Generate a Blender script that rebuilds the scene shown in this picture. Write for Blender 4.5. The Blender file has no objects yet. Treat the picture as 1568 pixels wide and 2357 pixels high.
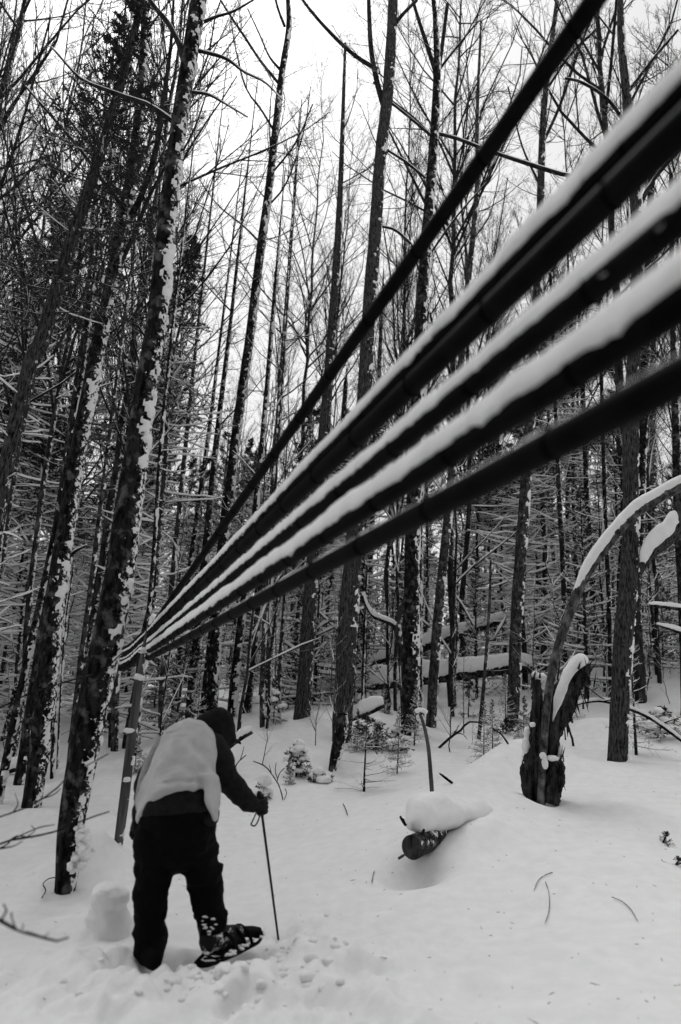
import bpy, math, random
import numpy as np
from mathutils import Vector, Matrix

# ------------------------------------------------------------------ camera
W0, H0 = 1568.0, 2357.0
LENS = 22.0
FPX = LENS/36.0*H0
PITCH, ROLL = math.radians(13.5), math.radians(3.0)
EYE = np.array([0.0, 0.0, 1.85])
ct, st, cr, sr = math.cos(PITCH), math.sin(PITCH), math.cos(ROLL), math.sin(ROLL)
FW = np.array([0, ct, st]); R0 = np.array([1.0, 0, 0]); U0 = np.array([0, -st, ct])
RV = cr*R0 + sr*U0
UV = cr*U0 - sr*R0
sc = bpy.context.scene
cam = bpy.data.objects.new('camera', bpy.data.cameras.new('camera'))
sc.collection.objects.link(cam)
cam.matrix_world = Matrix(((RV[0], UV[0], -FW[0], EYE[0]), (RV[1], UV[1], -FW[1], EYE[1]),
                           (RV[2], UV[2], -FW[2], EYE[2]), (0, 0, 0, 1)))
cam.data.sensor_fit = 'VERTICAL'; cam.data.sensor_height = 36; cam.data.sensor_width = 24
cam.data.lens = LENS
cam.data.clip_start = 0.05; cam.data.clip_end = 600
cam.data.dof.use_dof = True
cam.data.dof.focus_distance = 7.5
cam.data.dof.aperture_fstop = 1.4
sc.camera = cam

# ------------------------------------------------------------------ light
SUN_EL, SUN_AZ = math.radians(58), math.radians(-25)
w = bpy.data.worlds.new("World"); sc.world = w; w.use_nodes = True
nt = w.node_tree; nt.nodes.clear()
sky = nt.nodes.new('ShaderNodeTexSky'); sky.sky_type = 'NISHITA'; sky.sun_disc = False
sky.sun_elevation = SUN_EL; sky.sun_rotation = SUN_AZ; sky.air_density = 1.0; sky.dust_density = 4.0; sky.ozone_density = 1.0
bw = nt.nodes.new('ShaderNodeRGBToBW')
mr = nt.nodes.new('ShaderNodeMix'); mr.data_type = 'RGBA'; mr.inputs[0].default_value = 0.7
mr.inputs[7].default_value = (6.3, 6.3, 6.3, 1)
bg = nt.nodes.new('ShaderNodeBackground'); bg.inputs[1].default_value = 0.12
wo = nt.nodes.new('ShaderNodeOutputWorld')
nt.links.new(sky.outputs[0], bw.inputs[0]); nt.links.new(bw.outputs[0], mr.inputs[6])
nt.links.new(mr.outputs[2], bg.inputs[0]); nt.links.new(bg.outputs[0], wo.inputs[0])
sl = bpy.data.lights.new('sun', 'SUN'); sl.energy = 1.3; sl.angle = math.radians(38); sl.color = (1, 1, 1)
so = bpy.data.objects.new('sun', sl); sc.collection.objects.link(so)
sd = Vector((math.sin(SUN_AZ)*math.cos(SUN_EL), math.cos(SUN_AZ)*math.cos(SUN_EL), math.sin(SUN_EL)))
so.rotation_euler = sd.to_track_quat('Z', 'Y').to_euler()
so.location = (0, -4, 12)
sc.view_settings.view_transform = 'Standard'; sc.view_settings.look = 'None'
sc.view_settings.gamma = 1.0; sc.view_settings.use_curve_mapping = False
sc.view_settings.exposure = 0.28
sc.render.engine = 'CYCLES'
sc.cycles.max_bounces = 6; sc.cycles.diffuse_bounces = 3

COL = sc.collection

# ------------------------------------------------------------------ projection helpers
def ray(px, py):
    d = FW + (px-W0/2)/FPX*RV - (py-H0/2)/FPX*UV
    return d
def P(px, py, Y):
    d = ray(px, py); return EYE + d*(Y/d[1])
def pxm(p):            # metres per picture unit at point p
    return float(np.dot(np.asarray(p)-EYE, FW))/FPX

# ------------------------------------------------------------------ noise
def _h(ix, iy, iz):
    n = (ix.astype(np.int64)*374761393 + iy.astype(np.int64)*668265263 + iz.astype(np.int64)*2147483647) & 0xffffffff
    n = ((n ^ (n >> 13))*1274126177) & 0xffffffff
    n = (n ^ (n >> 16)) & 0xffffffff
    return n/4294967295.0
def vnoise(p):
    p = np.asarray(p, float)
    i = np.floor(p); f = p-i; f = f*f*(3-2*f)
    i = i.astype(np.int64); r = 0
    for dx in (0, 1):
        wx = f[..., 0] if dx else 1-f[..., 0]
        for dy in (0, 1):
            wy = f[..., 1] if dy else 1-f[..., 1]
            for dz in (0, 1):
                wz = f[..., 2] if dz else 1-f[..., 2]
                r = r + wx*wy*wz*_h(i[..., 0]+dx, i[..., 1]+dy, i[..., 2]+dz)
    return r*2-1
def fbm(p, o=3):
    p = np.asarray(p, float); s = 0; a = 1.0; t = 0
    for k in range(o):
        s = s + a*vnoise(p*(2.03**k)+17.3*k); t += a; a *= 0.5
    return s/t

# ------------------------------------------------------------------ mesh helpers
def mk_mesh(name, V, faces, smooth=True):
    """faces: list of int arrays (m,k)"""
    V = np.ascontiguousarray(V, dtype=np.float32).reshape(-1, 3)
    me = bpy.data.meshes.new(name)
    faces = [np.asarray(f, dtype=np.int32) for f in faces if len(f)]
    me.vertices.add(len(V)); me.vertices.foreach_set('co', V.ravel())
    loops = np.concatenate([f.ravel() for f in faces])
    starts = []; o = 0
    for f in faces:
        starts.append(o+np.arange(len(f))*f.shape[1]); o += f.size
    starts = np.concatenate(starts).astype(np.int32)
    me.loops.add(len(loops)); me.loops.foreach_set('vertex_index', loops)
    me.polygons.add(len(starts)); me.polygons.foreach_set('loop_start', starts)
    me.update(calc_edges=True)
    if smooth:
        me.polygons.foreach_set('use_smooth', np.ones(len(starts), dtype=bool))
    return me

class MB:
    def __init__(s): s.V = []; s.F = {}; s.n = 0
    def add(s, V, *faces):
        V = np.asarray(V, float).reshape(-1, 3)
        for f in faces:
            f = np.asarray(f, dtype=np.int64)
            if len(f): s.F.setdefault(f.shape[1], []).append(f+s.n)
        s.V.append(V); s.n += len(V)
    def mesh(s, name, smooth=True):
        return mk_mesh(name, np.concatenate(s.V), [np.concatenate(v) for v in s.F.values()], smooth)

def tubes(Pp, R, n=4, cap=False):
    """N polylines (N,k,3), radii (N,k) -> verts, quads"""
    Pp = np.asarray(Pp, float); R = np.asarray(R, float)
    if Pp.ndim == 2: Pp = Pp[None]; R = R[None]
    N, k, _ = Pp.shape
    T = np.gradient(Pp, axis=1); T /= (np.linalg.norm(T, axis=2, keepdims=True)+1e-9)
    M = T.mean(axis=1); ref = np.where(np.abs(M[:, 2:3]) > 0.8*np.linalg.norm(M, axis=1, keepdims=True), [[1.0, 0, 0]], [[0, 0, 1.0]])
    A = np.cross(T, ref[:, None, :]); A /= (np.linalg.norm(A, axis=2, keepdims=True)+1e-9)
    B = np.cross(T, A)
    a = np.arange(n)/n*2*math.pi
    V = Pp[:, :, None, :] + R[:, :, None, None]*(np.cos(a)[None, None, :, None]*A[:, :, None, :] + np.sin(a)[None, None, :, None]*B[:, :, None, :])
    idx = np.arange(N*k*n).reshape(N, k, n)
    i0 = idx[:, :-1, :]; i1 = idx[:, 1:, :]
    F = np.stack([i0, np.roll(i0, -1, 2), np.roll(i1, -1, 2), i1], axis=-1).reshape(-1, 4)
    return V.reshape(-1, 3), F

def ring_loft(rings, cap0=True, cap1=True):
    """rings: (k,n,3)"""
    rings = np.asarray(rings, float); k, n, _ = rings.shape
    idx = np.arange(k*n).reshape(k, n)
    i0 = idx[:-1]; i1 = idx[1:]
    F = np.stack([i0, np.roll(i0, -1, 1), np.roll(i1, -1, 1), i1], axis=-1).reshape(-1, 4)
    V = rings.reshape(-1, 3); tris = []
    extra = []
    if cap0:
        c = k*n+len(extra); extra.append(rings[0].mean(0))
        tris += [(c, idx[0][(j+1) % n], idx[0][j]) for j in range(n)]
    if cap1:
        c = k*n+len(extra); extra.append(rings[-1].mean(0))
        tris += [(c, idx[-1][j], idx[-1][(j+1) % n]) for j in range(n)]
    if extra: V = np.concatenate([V, np.array(extra)])
    return V, F, np.array(tris, dtype=np.int64).reshape(-1, 3)

def smoothline(pts, m):
    """Catmull-Rom resample of (k,d) to m points"""
    pts = np.asarray(pts, float); k = len(pts)
    ext = np.concatenate([[2*pts[0]-pts[1]], pts, [2*pts[-1]-pts[-2]]])
    seg = np.linalg.norm(np.diff(pts[:, :3], axis=0), axis=1); cum = np.concatenate([[0], np.cumsum(seg)])
    s = np.linspace(0, cum[-1], m); i = np.clip(np.searchsorted(cum, s, side='right')-1, 0, k-2)
    t = ((s-cum[i])/np.maximum(cum[i+1]-cum[i], 1e-9))[:, None]
    p0, p1, p2, p3 = ext[i], ext[i+1], ext[i+2], ext[i+3]
    return 0.5*((2*p1)+(-p0+p2)*t+(2*p0-5*p1+4*p2-p3)*t*t+(-p0+3*p1-3*p2+p3)*t**3)

def ob(name, me, mat, parent=None, stuff=False, label=None):
    o = bpy.data.objects.new(name, me); COL.objects.link(o)
    if mat is not None and len(me.materials) == 0: me.materials.append(mat)
    if parent is not None: o.parent = parent
    if stuff: o['kind'] = 'stuff'
    if label: o['label'] = label
    return o
def tag(o, label, cat, group=None):
    o['label'] = label; o['category'] = cat
    if group: o['group'] = group
    return o
def thing(name, loc, label, cat, group=None):
    o = bpy.data.objects.new(name, None); COL.objects.link(o); o.empty_display_size = 0.1
    o.location = tuple(float(c) for c in loc); tag(o, label, cat, group); return o
def copy_thing(root, loc, rotz, scale, label=None):
    r = root.copy(); COL.objects.link(r); r.location = tuple(float(c) for c in loc)
    r.rotation_euler = (0, 0, rotz); r.scale = (scale,)*3
    if label: r['label'] = label
    for ch in list(root.children):
        c = ch.copy(); COL.objects.link(c); c.parent = r
    return r

_ico = None
def ico():
    global _ico
    if _ico is None:
        import bmesh
        bm = bmesh.new(); bmesh.ops.create_icosphere(bm, subdivisions=2, radius=1)
        bm.verts.ensure_lookup_table()
        _ico = (np.array([v.co[:] for v in bm.verts]), np.array([[v.index for v in f.verts] for f in bm.faces]))
        bm.free()
    return _ico
def blob(mb, c, r, seed=0.0, amp=0.25, freq=1.5):
    V, F = ico(); r = np.asarray(r, float)*np.ones(3)
    k = 1+amp*fbm(V*freq+seed*7.7, 2)[:, None]
    mb.add(np.asarray(c)+V*k*r, F)

# ------------------------------------------------------------------ materials
def G(v): return (v, v, v, 1)
def new_mat(name):
    m = bpy.data.materials.new(name); m.use_nodes = True
    b = m.node_tree.nodes['Principled BSDF']; return m, m.node_tree, b
def tex(nt, scale, detail=4, rough=0.55, vec=None, kind='NOISE', stretch=None):
    n = nt.nodes.new('ShaderNodeTexNoise'); n.inputs['Scale'].default_value = scale
    n.inputs['Detail'].default_value = detail; n.inputs['Roughness'].default_value = rough
    co = nt.nodes.new('ShaderNodeNewGeometry') if vec == 'pos' else nt.nodes.new('ShaderNodeTexCoord')
    out = co.outputs['Position'] if vec == 'pos' else co.outputs['Object']
    if stretch:
        mp = nt.nodes.new('ShaderNodeMapping'); mp.inputs['Scale'].default_value = stretch
        nt.links.new(out, mp.inputs['Vector']); out = mp.outputs[0]
    nt.links.new(out, n.inputs['Vector'])
    return n.outputs['Fac']
def ramp(nt, fac, stops):
    r = nt.nodes.new('ShaderNodeValToRGB'); e = r.color_ramp.elements
    while len(e) < len(stops): e.new(0.5)
    for el, (p, v) in zip(e, stops): el.position = p; el.color = G(v)
    nt.links.new(fac, r.inputs[0]); return r.outputs[0]
def bump(nt, b, h, strength, dist, prev=None):
    n = nt.nodes.new('ShaderNodeBump'); n.inputs['Strength'].default_value = strength; n.inputs['Distance'].default_value = dist
    nt.links.new(h, n.inputs['Height'])
    if prev is not None: nt.links.new(prev, n.inputs['Normal'])
    nt.links.new(n.outputs[0], b.inputs['Normal']); return n.outputs[0]
def mat_plain(name, lo, hi, scale, rough=0.8, bstr=0.3, bdist=0.01, spec=0.3, stretch=None):
    m, nt, b = new_mat(name)
    f = tex(nt, scale, stretch=stretch)
    nt.links.new(ramp(nt, f, [(0.35, lo), (0.65, hi)]), b.inputs['Base Color'])
    b.inputs['Roughness'].default_value = rough; b.inputs['Specular IOR Level'].default_value = spec
    if bstr: bump(nt, b, tex(nt, scale*3, 5, stretch=stretch), bstr, bdist)
    return m
def mat_snow(name='snow', fine=True):
    m, nt, b = new_mat(name)
    b.inputs['Roughness'].default_value = 0.75; b.inputs['Specular IOR Level'].default_value = 0.15
    nt.links.new(ramp(nt, tex(nt, 9, 6, vec='pos'), [(0.3, 0.74), (0.7, 0.82)]), b.inputs['Base Color'])
    if fine:
        n1 = bump(nt, b, tex(nt, 260, 3, 0.7, vec='pos'), 0.5, 0.0025)
        bump(nt, b, tex(nt, 22, 6, 0.6, vec='pos'), 0.5, 0.012, n1)
    return m
def mat_bark(name, lo, mid, hi, side_snow=0.0, top_snow=0.0, stretch=(1, 1, 0.35), scale=14, ridge=0.012, snow_dir=(0.9, -0.1, 0.45)):
    """bark with lichen patches; snow clinging where it would lie (by the surface's own direction in the world)"""
    m, nt, b = new_mat(name)
    L = nt.links.new
    f = tex(nt, scale, 6, 0.65, stretch=stretch); g = tex(nt, scale*0.35, 4, 0.6)
    c1 = ramp(nt, f, [(0.40, lo), (0.60, mid)])
    c2 = ramp(nt, g, [(0.52, 0.0), (0.66, 1.0)])
    mx = nt.nodes.new('ShaderNodeMix'); mx.data_type = 'RGBA'; mx.inputs[7].default_value = G(hi)
    mm = nt.nodes.new('ShaderNodeMath'); mm.operation = 'MULTIPLY'; L(c2, mm.inputs[0]); L(f, mm.inputs[1])
    L(mm.outputs[0], mx.inputs[0]); L(c1, mx.inputs[6]); col = mx.outputs[2]
    b.inputs['Roughness'].default_value = 0.95; b.inputs['Specular IOR Level'].default_value = 0.03
    if side_snow or top_snow:
        geo = nt.nodes.new('ShaderNodeNewGeometry')
        dt = nt.nodes.new('ShaderNodeVectorMath'); dt.operation = 'DOT_PRODUCT'
        v = Vector(snow_dir).normalized() if side_snow else Vector((0, 0, 1)); dt.inputs[1].default_value = v
        L(geo.outputs['Normal'], dt.inputs[0])
        nz = tex(nt, 17 if side_snow else 3.0, 4, 0.7, vec='pos')
        a = nt.nodes.new('ShaderNodeMath'); a.operation = 'MULTIPLY_ADD'
        a.inputs[1].default_value = 2.6 if side_snow else 1.2; L(nz, a.inputs[0]); L(dt.outputs['Value'], a.inputs[2])
        amt = side_snow or top_snow
        s = ramp(nt, a.outputs[0], [(0.0, 0.0), (1.0, 1.0)])
        mrn = nt.nodes.new('ShaderNodeMapRange'); mrn.inputs['From Min'].default_value = (2.45 if side_snow else 1.25)-amt
        mrn.inputs['From Max'].default_value = (2.6 if side_snow else 1.4)-amt
        L(a.outputs[0], mrn.inputs['Value'])
        m2 = nt.nodes.new('ShaderNodeMix'); m2.data_type = 'RGBA'; m2.inputs[7].default_value = G(0.78)
        L(mrn.outputs[0], m2.inputs[0]); L(col, m2.inputs[6]); col = m2.outputs[2]
    L(col, b.inputs['Base Color'])
    if ridge: bump(nt, b, f, 0.8, ridge)
    return m

M_snow = mat_snow('snow'); M_snow_far = mat_snow('branch_snow', False)
M_bark_dark = mat_bark('dark_bark', 0.003, 0.022, 0.16, side_snow=0.34, scale=24)
M_bark_mid = mat_bark('grey_bark', 0.010, 0.055, 0.20, side_snow=0.15, scale=26)
M_bark_rough = mat_bark('furrowed_bark', 0.006, 0.07, 0.09, side_snow=0.1, stretch=(1, 1, 0.16), scale=58, ridge=0.014)
M_bark_far = mat_bark('far_bark', 0.008, 0.04, 0.10, side_snow=0.35)
M_twig = mat_bark('twig_bark', 0.010, 0.03, 0.05, top_snow=0.0, ridge=0)
M_branch = mat_bark('branch_bark', 0.008, 0.03, 0.06, top_snow=0.35, ridge=0)
M_dead = mat_bark('dead_branch', 0.012, 0.05, 0.09, top_snow=0.45, ridge=0)
M_pale = mat_bark('pale_mottled_bark', 0.02, 0.085, 0.24, scale=22, stretch=(1, 1, .5))
M_rot = mat_bark('rotten_wood', 0.004, 0.05, 0.09, stretch=(1, 1, 0.08), scale=24, ridge=0.03)
M_needle = mat_plain('needles', 0.012, 0.035, 6, 0.8, 0)
M_pipe = mat_plain('black_pipe', 0.0022, 0.005, 12, 0.5, 0.05, 0.001, 0.02)
M_tie = mat_plain('wire', 0.0006, 0.001, 8, 0.8, 0, 0.01, 0.0)
M_pole = mat_plain('pole_wood', 0.03, 0.11, 20, 0.85, 0.5, 0.006, 0.2, (1, 1, 0.1))

# ------------------------------------------------------------------ terrain
CP = [(360, 2215, 3.75), (500, 2210, 3.85), (640, 2165, 4.2), (148, 2045, 5.3), (268, 1980, 6.0), (75, 1860, 7.6), (5, 1850, 7.8),
      (262, 1727, 11), (565, 1645, 15.5), (700, 1650, 12.5), (780, 1760, 9.6), (945, 1685, 11.5), (993, 1672, 12.5), (1180, 1665, 13.0),
      (1425, 1748, 9.4), (1240, 1853, 6.6), (950, 2010, 5.0), (985, 1850, 6.2), (1568, 2357, 2.55), (784, 2357, 2.75), (0, 2357, 3.0),
      (60, 1660, 30), (290, 1590, 22), (700, 1560, 26), (1050, 1560, 24), (1400, 1555, 22), (1568, 1565, 20), (1505, 1508, 17.5), (1568, 1760, 8.0),
      (1568, 2000, 4.6), (1200, 2100, 4.2), (720, 1900, 7.0), (600, 1800, 8.8), (150, 1780, 10), (-300, 2000, 6), (-300, 1700, 14), (1900, 1700, 12), (1900, 2100, 4.5),
      (784, 1545, 60), (0, 1560, 60), (1568, 1560, 60)]
def uvt(x, y):
    yy = np.sqrt(np.maximum(y, 0)**2+1.0)
    return np.stack([np.clip(x/(yy+1.0), -1.3, 1.3)*1.6, np.log(yy+1.5)], -1)
cpw = np.array([P(*c) for c in CP]+[(-2, -3, 0.3), (2, -3, 0.35), (0, 0, 0.25), (0, 140, 2.5), (-90, 140, 2.5), (90, 140, 2.5), (-6, 0, 0.1), (6, 0, 0.5)])
_c = uvt(cpw[:, 0], cpw[:, 1])
def _tps(r2): return 0.5*r2*np.log(r2+1e-9)
_n = len(_c)
_A = np.zeros((_n+3, _n+3)); _A[:_n, :_n] = _tps(((_c[:, None]-_c[None])**2).sum(-1))+np.eye(_n)*0.02
_A[:_n, _n] = 1; _A[:_n, _n+1:] = _c; _A[_n, :_n] = 1; _A[_n+1:, :_n] = _c.T
_w = np.linalg.solve(_A, np.concatenate([cpw[:, 2], np.zeros(3)]))
def h0(x, y):
    q = uvt(x, y); s = _w[_n]+q[..., 0]*_w[_n+1]+q[..., 1]*_w[_n+2]
    for i in range(_n): s = s+_w[i]*_tps(((q-_c[i])**2).sum(-1))
    return s
def hit(fn, px, py):
    d = ray(px, py); t = 1.0; prev = t
    while t < 200:
        p = EYE+d*t
        if p[2] < fn(np.array(p[0]), np.array(p[1])): break
        prev = t; t *= 1.02
    lo, hi = prev, t
    for _ in range(18):
        m = (lo+hi)/2; p = EYE+d*m
        if p[2] < fn(np.array(p[0]), np.array(p[1])): hi = m
        else: lo = m
    return EYE+d*hi
def hb(px, py): return hit(h0, px, py)
FEAT = []      # (centre, (sx, sy), rot, height)
def feat(px, py, sx, sy, rot, hgt):
    c = hb(px, py); FEAT.append((c[0], c[1], sx, sy, math.radians(rot), hgt))
feat(1125, 1925, .30, .20, 30, .10); feat(1170, 1868, .5, .3, 30, .15)      # bank over the log
feat(955, 2005, .22, .16, 0, -.20)      # hollow under its end
feat(1150, 1800, 1.0, .35, 40, .20)
feat(1230, 1790, .8, .5, 20, .28)
feat(1350, 1700, 1.1, .6, 10, .32)
feat(1242, 1868, .15, .12, 0, -.12)
feat(470, 2225, .34, .15, 12, -.19); feat(325, 2232, .13, .07, 10, .07); feat(560, 2275, .35, .10, -8, .07); feat(640, 2215, .12, .12, 0, .05)      # trodden pit
feat(350, 2230, .16, .16, 0, -.05)
feat(600, 2190, .25, .16, 10, -.05)
feat(670, 2230, .30, .28, 60, .06)
feat(690, 2120, .45, .16, -10, -.06)
feat(430, 2310, .55, .14, 0, .06); feat(760, 2300, .42, .07, -55, -.08); feat(850, 2300, .5, .12, -55, .05); feat(260, 2290, .3, .05, 25, -.05)
feat(190, 2130, .9, .22, 15, .06)
feat(200, 2000, .26, .34, 0, .30)       # bank against the big left trunk
feat(255, 2140, .30, .18, 0, .05)
feat(90, 1900, 1.2, .3, 10, .12)
feat(1100, 2260, .10, .08, 0, -.05)
feat(1420, 2020, .25, .05, -20, -.03)
feat(680, 1740, .5, .4, 0, .15); feat(830, 1660, .7, .5, 0, .12); feat(600, 1700, .6, .4, 0, .15)
feat(1330, 1560, 1.5, .8, 0, .3); feat(570, 1640, 1.2, .6, 0, .3)
DIST = [(hb(430, 2250), .95, .45), (hb(620, 2260), .55, .5), (hb(250, 2290), .5, .25), (hb(760, 2340), .4, .35), (hb(690, 2130), .35, .2)]
def ground(x, y):
    x = np.asarray(x, float); y = np.asarray(y, float)
    s = h0(x, y)
    for cx, cy, sx, sy, r, hg in FEAT:
        dx, dy = x-cx, y-cy; a = dx*math.cos(r)+dy*math.sin(r); b = -dx*math.sin(r)+dy*math.cos(r)
        s = s+hg*np.exp(-(a/sx)**2-(b/sy)**2)
    z = np.zeros_like(x); p = np.stack([x, y, z], -1)
    rr = np.sqrt(x*x+y*y)
    s = s+0.13*fbm(p*0.33+3, 2)*np.clip((rr-3)/6, 0.25, 2.5)+0.040*fbm(p*1.5+9, 2)+.007*fbm(p*7+5, 2)-.03*np.clip(fbm(p*2.6+60, 2)-.42, 0, 1)
    s = s+0.11*fbm(p*1.1+40, 2)*np.clip((rr-8)/4, 0, 1)
    m = 0
    for c, sx, sy in DIST:
        m = m+np.exp(-((x-c[0])/sx)**2-((y-c[1])/sy)**2)
    m = np.clip(m, 0, 1)
    rid = 1-np.abs(fbm(p*6.0+5, 3))*2
    s = s+m*(0.12*fbm(p*4.2+2, 3)+0.05*rid+0.024*fbm(p*16+7, 3))
    return s
def hg(px, py): return hit(ground, px, py)
def gz(x, y): return float(ground(np.array(x), np.array(y)))

th = np.concatenate([np.radians(np.linspace(-36, 36, 400)), np.radians(np.linspace(40, 320, 60))])
rr_ = np.exp(np.linspace(math.log(0.4), math.log(170), 640))
TH, RR = np.meshgrid(th, rr_, indexing='ij')
X, Y = RR*np.sin(TH), RR*np.cos(TH)
Zg = ground(X, Y)
gv = np.stack([X, Y, Zg], -1).reshape(-1, 3)
gi = np.arange(len(gv)).reshape(len(th), len(rr_)); gj = np.roll(gi, -1, 0)
gf = np.stack([gi[:, :-1], gj[:, :-1], gj[:, 1:], gi[:, 1:]], -1).reshape(-1, 4)
cen = len(gv); gv = np.concatenate([gv, [[0, 0, gz(0, 0)]]])
tri = np.stack([np.full(len(th), cen), gj[:, 0], gi[:, 0]], -1)
g = ob('snow_ground', mk_mesh('snow_ground', gv, [gf, tri]), M_snow); g['kind'] = 'structure'

# ------------------------------------------------------------------ trees: growth
def grow(rng, Pp, R, ids, n, tr, ang, lf, up, k, jit=0.12, rf=0.65, rmax=0.011, tip=0.35, lvar=(0.6, 1.1), rmin=0.0):
    N, kk, _ = Pp.shape
    t = rng.uniform(tr[0], tr[1], (N, n)); L = np.linalg.norm(np.diff(Pp, axis=1), axis=2).sum(1)
    f = t*(kk-1); i = np.minimum(f.astype(int), kk-2); fr = (f-i)[..., None]
    ar = np.arange(N)[:, None]
    base = Pp[ar, i]*(1-fr)+Pp[ar, i+1]*fr
    T = Pp[ar, i+1]-Pp[ar, i]; T /= np.linalg.norm(T, axis=-1, keepdims=True)+1e-9
    rb = (R[ar, i]*(1-fr[..., 0])+R[ar, i+1]*fr[..., 0])
    q = rng.normal(size=(N, n, 3)); q -= (q*T).sum(-1, keepdims=True)*T; q /= np.linalg.norm(q, axis=-1, keepdims=True)+1e-9
    a = np.radians(rng.uniform(ang[0], ang[1], (N, n, 1)))
    D = np.cos(a)*T+np.sin(a)*q
    ln = L[:, None]*lf*(1.15-0.7*t)*rng.uniform(lvar[0], lvar[1], (N, n))
    M = N*n; D = D.reshape(M, 3); base = base.reshape(M, 3); ln = ln.reshape(M); rb = rb.reshape(M)
    out = np.zeros((M, k, 3)); out[:, 0] = base
    for s in range(1, k):
        D = D+np.array([0, 0, up])/(k-1)+rng.normal(size=(M, 3))*jit
        D /= np.linalg.norm(D, axis=1, keepdims=True)
        out[:, s] = out[:, s-1]+D*(ln/(k-1))[:, None]
    r0 = np.maximum(np.minimum(rb*rf, ln*rmax), rmin)
    Rr = r0[:, None]*np.linspace(1, tip, k)[None]
    return out, Rr, np.repeat(ids, n)

def snow_tubes(mb, Pp, R, sel, rscale=0.9, radd=0.006, n=4, lift=0.8):
    if sel is not None: Pp = Pp[sel]; R = R[sel]
    if len(Pp) == 0: return
    Q = Pp.copy(); r = R*rscale+radd; Q[:, :, 2] += R*lift+r*0.62
    r = r*np.random.default_rng(len(Q)).uniform(.45, 1.35, r.shape); r[:, 0] *= 0.7; r[:, -1] *= 0.5
    V, F = tubes(Q, r, n); mb.add(V, F)

def bark_shell(line, rad, n=14, seed=0.0, amp=0.06, flare=0.0):
    """rings of a bumpy trunk from centre line + radii"""
    k = len(line); T = np.gradient(line, axis=0); T /= np.linalg.norm(T, axis=1, keepdims=True)
    A = np.cross(T, [0, 1.0, 0]); A /= np.linalg.norm(A, axis=1, keepdims=True); B = np.cross(T, A)
    a = np.arange(n)/n*2*math.pi
    dirs = np.cos(a)[None, :, None]*A[:, None, :]+np.sin(a)[None, :, None]*B[:, None, :]
    p = line[:, None, :]+dirs*rad[:, None, None]
    nz = 1+amp*fbm(p*np.array([9, 9, 3.0])+seed, 3)+amp*0.8*fbm(p*2.2+seed+5, 2)
    if flare:
        hh = line[:, 2]-line[0, 2]; fl = 1+flare*np.exp(-hh/0.18)[:, None]*(1+0.4*np.sin(a*3+seed))[None]
        nz = nz*fl
    return line[:, None, :]+dirs*(rad[:, None]*nz)[..., None], dirs, rad[:, None]*nz
def clinging_snow(line, rad, seed, amount, side=0.35, thick=0.04, n=26, m=None, zlo=None):
    """plastered snow: a shell that stands proud of the bark only in patches on the windward side"""
    k = m or max(40, int(np.linalg.norm(np.diff(line, axis=0), axis=1).sum()/0.03))
    lr = smoothline(np.concatenate([line, rad[:, None]], 1), k); line = lr[:, :3]; rad = np.maximum(lr[:, 3], 0.004)
    T = np.gradient(line, axis=0); T /= np.linalg.norm(T, axis=1, keepdims=True)
    A = np.cross(T, [0, 1.0, 0]); A /= np.linalg.norm(A, axis=1, keepdims=True); B = np.cross(T, A)
    a = np.arange(n)/n*2*math.pi
    dirs = np.cos(a)[None, :, None]*A[:, None, :]+np.sin(a)[None, :, None]*B[:, None, :]
    p = line[:, None, :]+dirs*rad[:, None, None]
    wd = np.array([math.cos(side), -math.sin(side), 0.25]); wd /= np.linalg.norm(wd)
    d = (dirs*wd).sum(-1)
    q = fbm(p*np.array([17, 17, 12.])+seed, 4)*1.4+fbm(p*55+seed, 2)*.35+fbm(p*2.2+seed+3, 1)*0.45
    am = amount if np.isscalar(amount) else (amount[0]+(amount[1]-amount[0])*np.clip((line[:, 2]-line[0, 2]-.8)/3.2, 0, 1))[:, None]
    v = q+0.95*d-1.30+am
    v = np.clip(v, -0.4, 0.5)
    off = np.where(v > 0, 0.001+thick*np.sqrt(np.maximum(v, 0))*0.75, -0.02+0.0*v)
    off = np.maximum(off, -0.5*rad[:, None])
    R = p+dirs*(off-0.0)[..., None]
    V, F, tr = ring_loft(R)
    # drop faces that lie wholly inside the bark
    keep = (off.ravel() > 0)
    kf = keep[F].any(1)
    return V, F[kf]

def px_line(pts, Y, ext=None, m=None):
    L = []; R = []
    for q in pts:
        yy = q[3] if len(q) > 3 else Y
        p = P(q[0], q[1], yy); L.append(p); R.append(q[2]/2*pxm(p))
    L = np.array(L); R = np.array(R)
    if ext:                     # carry the stem on above the frame to height ext
        d = L[-1]-L[-2]; d /= np.linalg.norm(d); d = d*0.6+np.array([0, 0, 0.6]); d /= np.linalg.norm(d)
        top = ext; r0 = R[-1]
        nst = 4; st_ = max(0.3, (top-L[-1][2])/nst)
        for s in range(1, nst+1):
            if L[-1][2] > top: break
            L = np.concatenate([L, [L[-1]+d*st_]]); R = np.concatenate([R, [max(0.012, r0*(1-s/nst*0.85))]])
    n = m or max(6, int(np.linalg.norm(np.diff(L, axis=0), axis=1).sum()/0.22))
    lr = smoothline(np.concatenate([L, R[:, None]], 1), n)
    return lr[:, :3], np.maximum(lr[:, 3], 0.002)

def add_tubes(mb, Pp, R, n): V, F = tubes(Pp, R, n); mb.add(V, F)

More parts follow.
